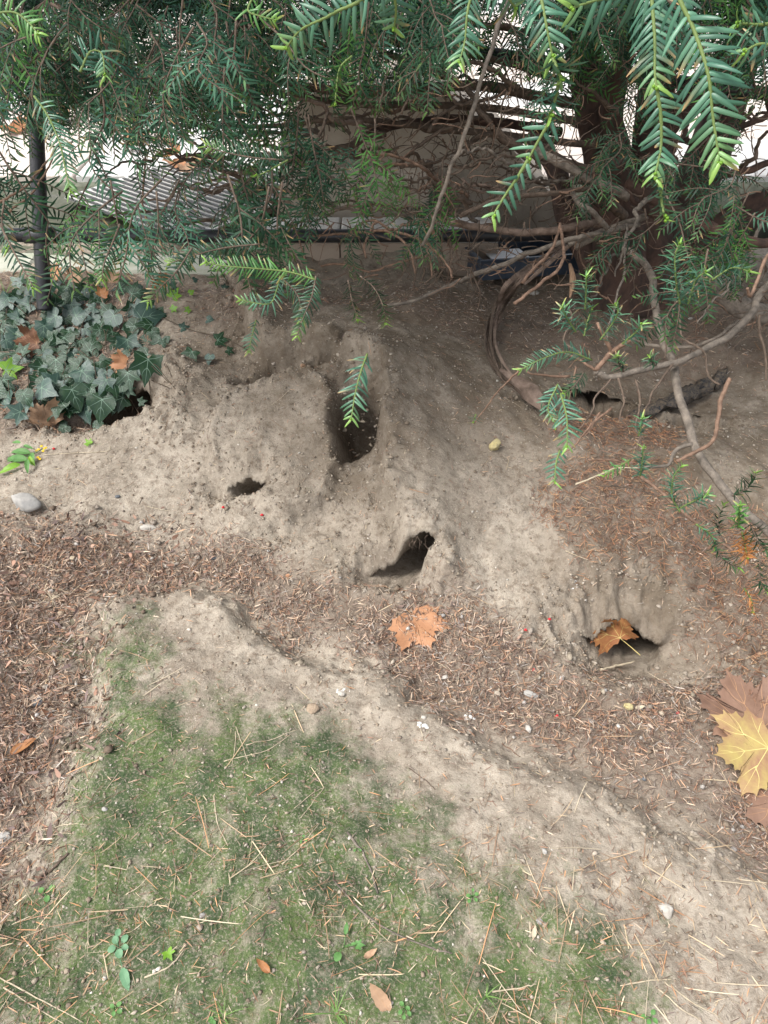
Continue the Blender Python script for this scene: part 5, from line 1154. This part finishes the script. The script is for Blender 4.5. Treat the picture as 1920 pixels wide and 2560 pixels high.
H = [
 ([(1690,-60,.62),(1700,0,.62),(1735,75,.62),(1770,185,.62),(1782,290,.63),(1799,405,.64)],.026,'flat',1,.0024,.0031),
 ([(1625,-60,.70),(1631,17,.70),(1637,100,.70),(1637,174,.70),(1640,215,.70)],.024,'flat',1,.0024,.0028),
 ([(1640,210,.70),(1652,290,.71),(1652,370,.72),(1637,440,.72)],.021,'flat',1,.0024,.0028),
 ([(1637,440,.72),(1650,470,.72),(1655,510,.72),(1662,545,.72)],.014,'whorl',1,.0024,.0026),
 ([(1345,-50,.72),(1354,0,.72),(1365,58,.72),(1382,145,.73)],.023,'flat',1,.0025,.0028),
 ([(1382,145,.73),(1396,180,.73),(1403,200,.73)],.022,'whorl',1,.0018,.0030),
 ([(1400,190,.74),(1390,240,.75),(1377,290,.76)],.019,'whorl',1,.0024,.0028),
 ([(1377,300,.76),(1350,345,.77),(1320,400,.78)],.022,'flat',1,.0036,.0030),
 ([(1320,400,.78),(1290,450,.79),(1262,490,.8),(1232,540,.8)],.018,'flat',1,.0040,.0028),
 ([(1625,-30,.66),(1560,-8,.66),(1500,-2,.66),(1430,20,.66)],.028,'flat',1,.0027,.0032),
 ([(1180,-20,.95),(1168,35,.95),(1162,104,.96),(1148,155,.96)],.024,'flat',1,.0028,.0030),
 ([(960,-60,.75),(903,0,.75),(850,25,.76),(810,46,.76),(752,75,.78),(715,120,.8)],.026,'flat',1,.0030,.0032),
 ([(1230,-80,.8),(1260,-20,.8),(1290,20,.82)],.024,'flat',1,.0028,.0030),
 ([(980,-40,.8),(990,20,.82),(985,70,.84)],.022,'flat',1,.003,.003),
 ([(1980,30,.68),(1920,60,.68),(1845,58,.68)],.024,'whorl',1,.0022,.0030),
 ([(1960,120,.8),(1900,110,.8),(1860,130,.8)],.022,'flat',1,.0028,.003),
 ([(918,885,1.30),(902,930,1.28),(888,985,1.28),(878,1050,1.28)],.026,'flat',1,.0038,.0030),
 ([(1402,985,1.30),(1417,1045,1.28),(1418,1118,1.28)],.026,'flat',1,.0034,.0030),
 ([(1395,960,1.5),(1370,1020,1.5),(1390,1060,1.5)],.020,'flat',1,.0034,.0026),
 ([(1400,1125,1.3),(1390,1160,1.3),(1387,1205,1.3)],.020,'flat',1,.0036,.0028),
 ([(1463,775,1.5),(1465,730,1.48),(1466,690,1.46)],.024,'whorl',1,.0030,.0028),
 ([(1440,830,1.5),(1415,790,1.48),(1405,765,1.46)],.024,'whorl',1,.0030,.0028),
 ([(1460,840,1.5),(1470,800,1.5),(1480,770,1.5)],.022,'whorl',1,.0030,.0028),
 ([(1500,850,1.5),(1530,810,1.48),(1545,780,1.46),(1540,760,1.46)],.024,'whorl',1,.0030,.0028),
 ([(1555,860,1.5),(1590,830,1.48),(1605,810,1.46)],.026,'whorl',1,.0030,.0029),
 ([(1700,760,1.4),(1690,700,1.38),(1688,640,1.36),(1700,610,1.35)],.028,'whorl',1,.0026,.0030),
 ([(1720,760,1.4),(1740,700,1.38),(1765,680,1.36)],.024,'whorl',1,.0030,.0029),
 ([(1780,700,1.4),(1830,670,1.38),(1872,678,1.36)],.028,'whorl',1,.0026,.0031),
 ([(1480,900,1.75),(1420,880,1.72),(1360,895,1.7),(1300,925,1.7)],.022,'flat',1,.0034,.0026),
 ([(1460,930,1.75),(1440,960,1.72),(1410,985,1.7)],.022,'flat',0,.0032,.0026),
 ([(1560,930,1.75),(1548,910,1.74),(1542,890,1.72)],.022,'whorl',0,.0028,.0028),
 ([(1640,915,1.75),(1630,905,1.74),(1622,890,1.72)],.020,'whorl',0,.0030,.0026),
 ([(1596,1090,1.65),(1603,1065,1.64),(1605,1045,1.62)],.022,'whorl',1,.0028,.0028),
 ([(1600,1190,1.62),(1605,1160,1.6),(1608,1120,1.58)],.022,'whorl',1,.0028,.0028),
 ([(1575,1150,1.65),(1540,1170,1.65),(1508,1190,1.65)],.016,'flat',2,.0040,.0026),
 ([(1700,1280,1.55),(1680,1240,1.55),(1685,1190,1.53),(1705,1165,1.52)],.022,'whorl',1,.0028,.0028),
 ([(1700,1270,1.55),(1740,1250,1.53),(1768,1235,1.5)],.022,'whorl',1,.0028,.0028),
 ([(1800,1340,1.5),(1795,1300,1.5),(1810,1260,1.5)],.018,'whorl',0,.0030,.0026),
 ([(1845,1320,1.5),(1848,1290,1.48),(1850,1262,1.46)],.019,'whorl',2,.0024,.0030),
 ([(1830,1240,1.6),(1870,1220,1.6),(1890,1180,1.6)],.026,'whorl',0,.0026,.0027),
 ([(1780,1350,1.5),(1810,1400,1.5),(1850,1420,1.48)],.022,'whorl',0,.0028,.0027),
 ([(1740,1310,1.5),(1780,1340,1.5),(1790,1370,1.5)],.018,'whorl',1,.0030,.0026),
 ([(1875,1310,1.5),(1900,1360,1.48),(1930,1380,1.48)],.026,'whorl',0,.0026,.0028),
 ([(1900,1400,1.5),(1900,1450,1.5),(1920,1480,1.5)],.022,'whorl',0,.0028,.0028),
 ([(1855,1330,1.55),(1862,1360,1.53),(1868,1395,1.5)],.022,'whorl',3,.0022,.0026),
 ([(1860,1470,1.6),(1878,1500,1.6),(1882,1530,1.6)],.018,'whorl',3,.0026,.0024),
 ([(1190,1035,1.85),(1183,1055,1.85)],.018,'whorl',1,.0030,.0028),
 ([(1350,1000,1.85),(1360,1010,1.85),(1380,1040,1.85)],.018,'flat',0,.0034,.0024),
 ([(790,700,1.5),(723,680,1.5),(637,671,1.5),(560,665,1.5),(515,655,1.5)],.024,'flat',2,.0032,.0027),
 ([(790,690,1.5),(780,740,1.5),(760,790,1.5),(742,840,1.5)],.022,'flat',0,.0030,.0027),
 ([(700,690,1.55),(690,730,1.55),(670,760,1.55),(600,750,1.55)],.022,'flat',1,.0032,.0027),
 ([(700,690,1.6),(745,740,1.6),(752,800,1.6)],.024,'flat',0,.0030,.0027),
 ([(870,700,1.6),(880,750,1.6),(895,800,1.6)],.024,'whorl',0,.0030,.0027),
 ([(900,690,1.6),(935,720,1.6),(960,770,1.6),(965,810,1.6)],.024,'whorl',0,.0030,.0027),
 ([(640,800,2.0),(630,840,2.0),(622,880,2.0)],.022,'flat',1,.0034,.0026),
 ([(650,610,1.6),(560,620,1.6),(480,640,1.6),(420,660,1.6)],.026,'flat',0,.0030,.0027),
 ([(480,620,1.5),(440,680,1.5),(400,720,1.5),(370,755,1.5)],.024,'flat',0,.0030,.0027),
 ([(300,560,1.4),(280,610,1.4),(260,660,1.4),(255,700,1.4)],.023,'flat',0,.0030,.0027),
 ([(85,240,1.3),(120,290,1.3),(150,360,1.3),(165,430,1.3),(178,480,1.3)],.024,'flat',1,.0030,.0027),
 ([(200,180,1.2),(225,130,1.2),(255,135,1.2),(262,190,1.2)],.024,'flat',1,.0030,.0028),
 ([(-40,40,1.1),(30,30,1.1),(70,55,1.1),(95,85,1.1)],.025,'flat',2,.0030,.0029),
 ([(640,-20,1.2),(620,25,1.2),(650,40,1.2),(690,50,1.2)],.022,'flat',2,.0032,.0028),
 ([(880,140,1.4),(850,170,1.4),(840,230,1.4),(838,262,1.4)],.022,'whorl',2,.0032,.0028),
 ([(720,400,1.5),(640,395,1.5),(560,380,1.5),(515,365,1.5)],.026,'flat',0,.0030,.0028),
 ([(720,400,1.5),(665,430,1.5),(640,440,1.5)],.028,'whorl',1,.0026,.0028),
 ([(10,500,1.3),(5,560,1.3),(20,620,1.3)],.022,'flat',0,.0030,.0027),
 ([(0,560,1.3),(40,640,1.3),(85,720,1.3)],.022,'flat',0,.0030,.0027),
]
for k, h in enumerate(H): hero(h[0], h[1], h[2], h[3], dens=h[4], wd=h[5], seed=500 + k)
# shared sprays for the mass of foliage: a short drooping shoot with side shoots
pro = []
for k in range(9):
    r = np.random.default_rng(800 + k); L = .17; tw = MB(); parts_ = []
    c = spline([(0, 0, 0), (L * .35, r.normal(0, .01), -.006), (L * .7, r.normal(0, .015), -.022), (L, r.normal(0, .02), -.05)], 12)
    tw.add(*tube(c, np.linspace(.0019, .0009, 12), 5)); hue = [0, 0, 0, 0, 1, 2, 0, 0, 1][k]; face = np.array([.15, r.normal(0, .2), 1.])
    parts_.append(spray_geo(c[2:], .026, 'flat', face, 820 + k, .0048, .0036, hue, FPROF, 0, .35))
    for j, (i0, sg) in enumerate([(3, 1), (5, -1), (6, 1), (8, -1)][:3 + k % 2]):
        d0 = unit(c[i0 + 1] - c[i0]); sd = np.array([-d0[1], d0[0], 0]) * sg; l2 = r.uniform(.06, .10)
        c2 = spline([c[i0], c[i0] + (d0 * .6 + sd * .6) * l2 * .5 + [0, 0, -.004], c[i0] + (d0 * .75 + sd * .65) * l2 + [0, 0, -.028]], 7)
        tw.add(*tube(c2, np.linspace(.0012, .0007, 7), 4)); parts_.append(spray_geo(c2, .024, 'flat', face, 840 + k * 5 + j, .0048, .0034, hue, FPROF, 0, .35))
    V = np.concatenate(tw.v); tm = meshdata('spray', V, tw.f, M['twig']); nv, nf, ncol = join(parts_); nm = meshdata('needles', nv, nf, M['dim_needle'], cols=ncol); pro.append((tm, nm, nv, nf, ncol))
tb = np.array(ty.location)
def place(pos, dirv, upv, sc_, k, as_obj=True, store=None):
    x = unit(np.array(dirv, float)); z = np.array(upv, float); z = unit(z - x * x.dot(z)); y = np.cross(z, x); Rm = np.stack([x, y, z], -1)
    if as_obj:
        o = bpy.data.objects.new('spray', pro[k][0]); link(o, ty); o.matrix_local = Matrix.Translation(Vector(pos - tb)) @ Matrix(Rm.tolist()).to_4x4() @ Matrix.Scale(sc_, 4)
        q = bpy.data.objects.new('needles', pro[k][1]); link(q, o)
    else: store.append(((pro[k][2] * sc_) @ Rm.T + pos, pro[k][3], pro[k][4]))
REG = [ # x0,x1,y0,y1,dmin,dmax,count,(dir x range),(dir z range)
 (-60, 620, -60, 170, 1.5, 2.3, 72, (-1, .5), (-.9, -.1)), (560, 1150, -80, 60, 1.6, 2.4, 26, (-.9, .7), (-.9, .0)), (1150, 1960, -80, 60, 1.7, 2.6, 22, (-.8, .8), (-.9, -.1)),
 (60, 620, 80, 220, 1.6, 2.4, 24, (-.9, .5), (-.8, -.1)), (120, 480, 430, 500, 1.4, 1.9, 9, (-.9, .2), (-.8, -.1)), (540, 760, 350, 470, 1.6, 2.2, 8, (-.9, .3), (-1, -.1)),
 (-60, 50, 160, 420, 1.5, 2.2, 8, (-.8, .4), (-1, -.3)), (640, 880, 200, 400, 1.8, 2.5, 9, (-.8, .5), (-1, -.2)), (850, 1150, 350, 540, 2.1, 2.6, 10, (-.7, .6), (-1, .1)),
 (1560, 1960, 380, 640, 1.9, 2.7, 16, (-.5, .8), (-.9, .2)), (1400, 1900, 50, 400, 2.2, 2.9, 16, (-.8, .8), (-.9, .3))]
nobj = 0; store = []
def px_of(p):
    q = np.asarray(p) - CAM; f = q[1] * cp - q[2] * sp; return 960 + FPX * q[0] / f, 1280 - FPX * (q[1] * sp + q[2] * cp) / f
for (x0, x1, y0, y1, d0, d1, cnt, dxr, dzr) in REG:
    for k in range(cnt):
        pos = P(random.uniform(x0, x1), random.uniform(y0, y1), random.uniform(d0, d1) * .86)
        dv = (random.uniform(*dxr), random.uniform(-.9, .1), random.uniform(*dzr)); uv = (random.uniform(-.3, .3), -.35 + random.uniform(-.3, .3), 1)
        qx, qy = px_of(pos)
        if -20 < qx < 215 and 150 < qy < 560: continue
        as_o = nobj < 225; place(pos, dv, uv, random.uniform(.95, 1.3), random.randrange(9), as_o, store); nobj += 1
# deeper layer and the crown above and behind the picture
rr = random.Random(5)
for k in range(640):
    px = rr.uniform(-200, 1250) if k % 3 else rr.uniform(1250, 2200); py = rr.uniform(-260, 60 if px > 620 else 150); store_pos = P(px, py, rr.uniform(2.0, 3.0))
    place(store_pos, (rr.uniform(-1, 1), rr.uniform(-1, .6), rr.uniform(-.9, .3)), (rr.uniform(-.4, .4), rr.uniform(-.4, .4), 1), rr.uniform(1.3, 1.7), rr.randrange(9), False, store)
for k in range(850):
    a = rr.uniform(-1.9, 2.9); y_ = rr.uniform(1.55, 3.3); z_ = rr.uniform(1.7, 2.9)
    if y_ < 2.2 and z_ > 2.3 : y_ += .9
    place(np.array([a, y_, z_]), (rr.uniform(-1, 1), rr.uniform(-1, 1), rr.uniform(-.6, .3)), (rr.uniform(-.3, .3), rr.uniform(-.3, .3), 1), rr.uniform(2.0, 3.0), rr.randrange(9), False, store)
sv, sf, scol = join(store); o = mk('foliage', sv, sf, M['dim_needle'], ty, cols=scol); o['kind'] = 'stuff'
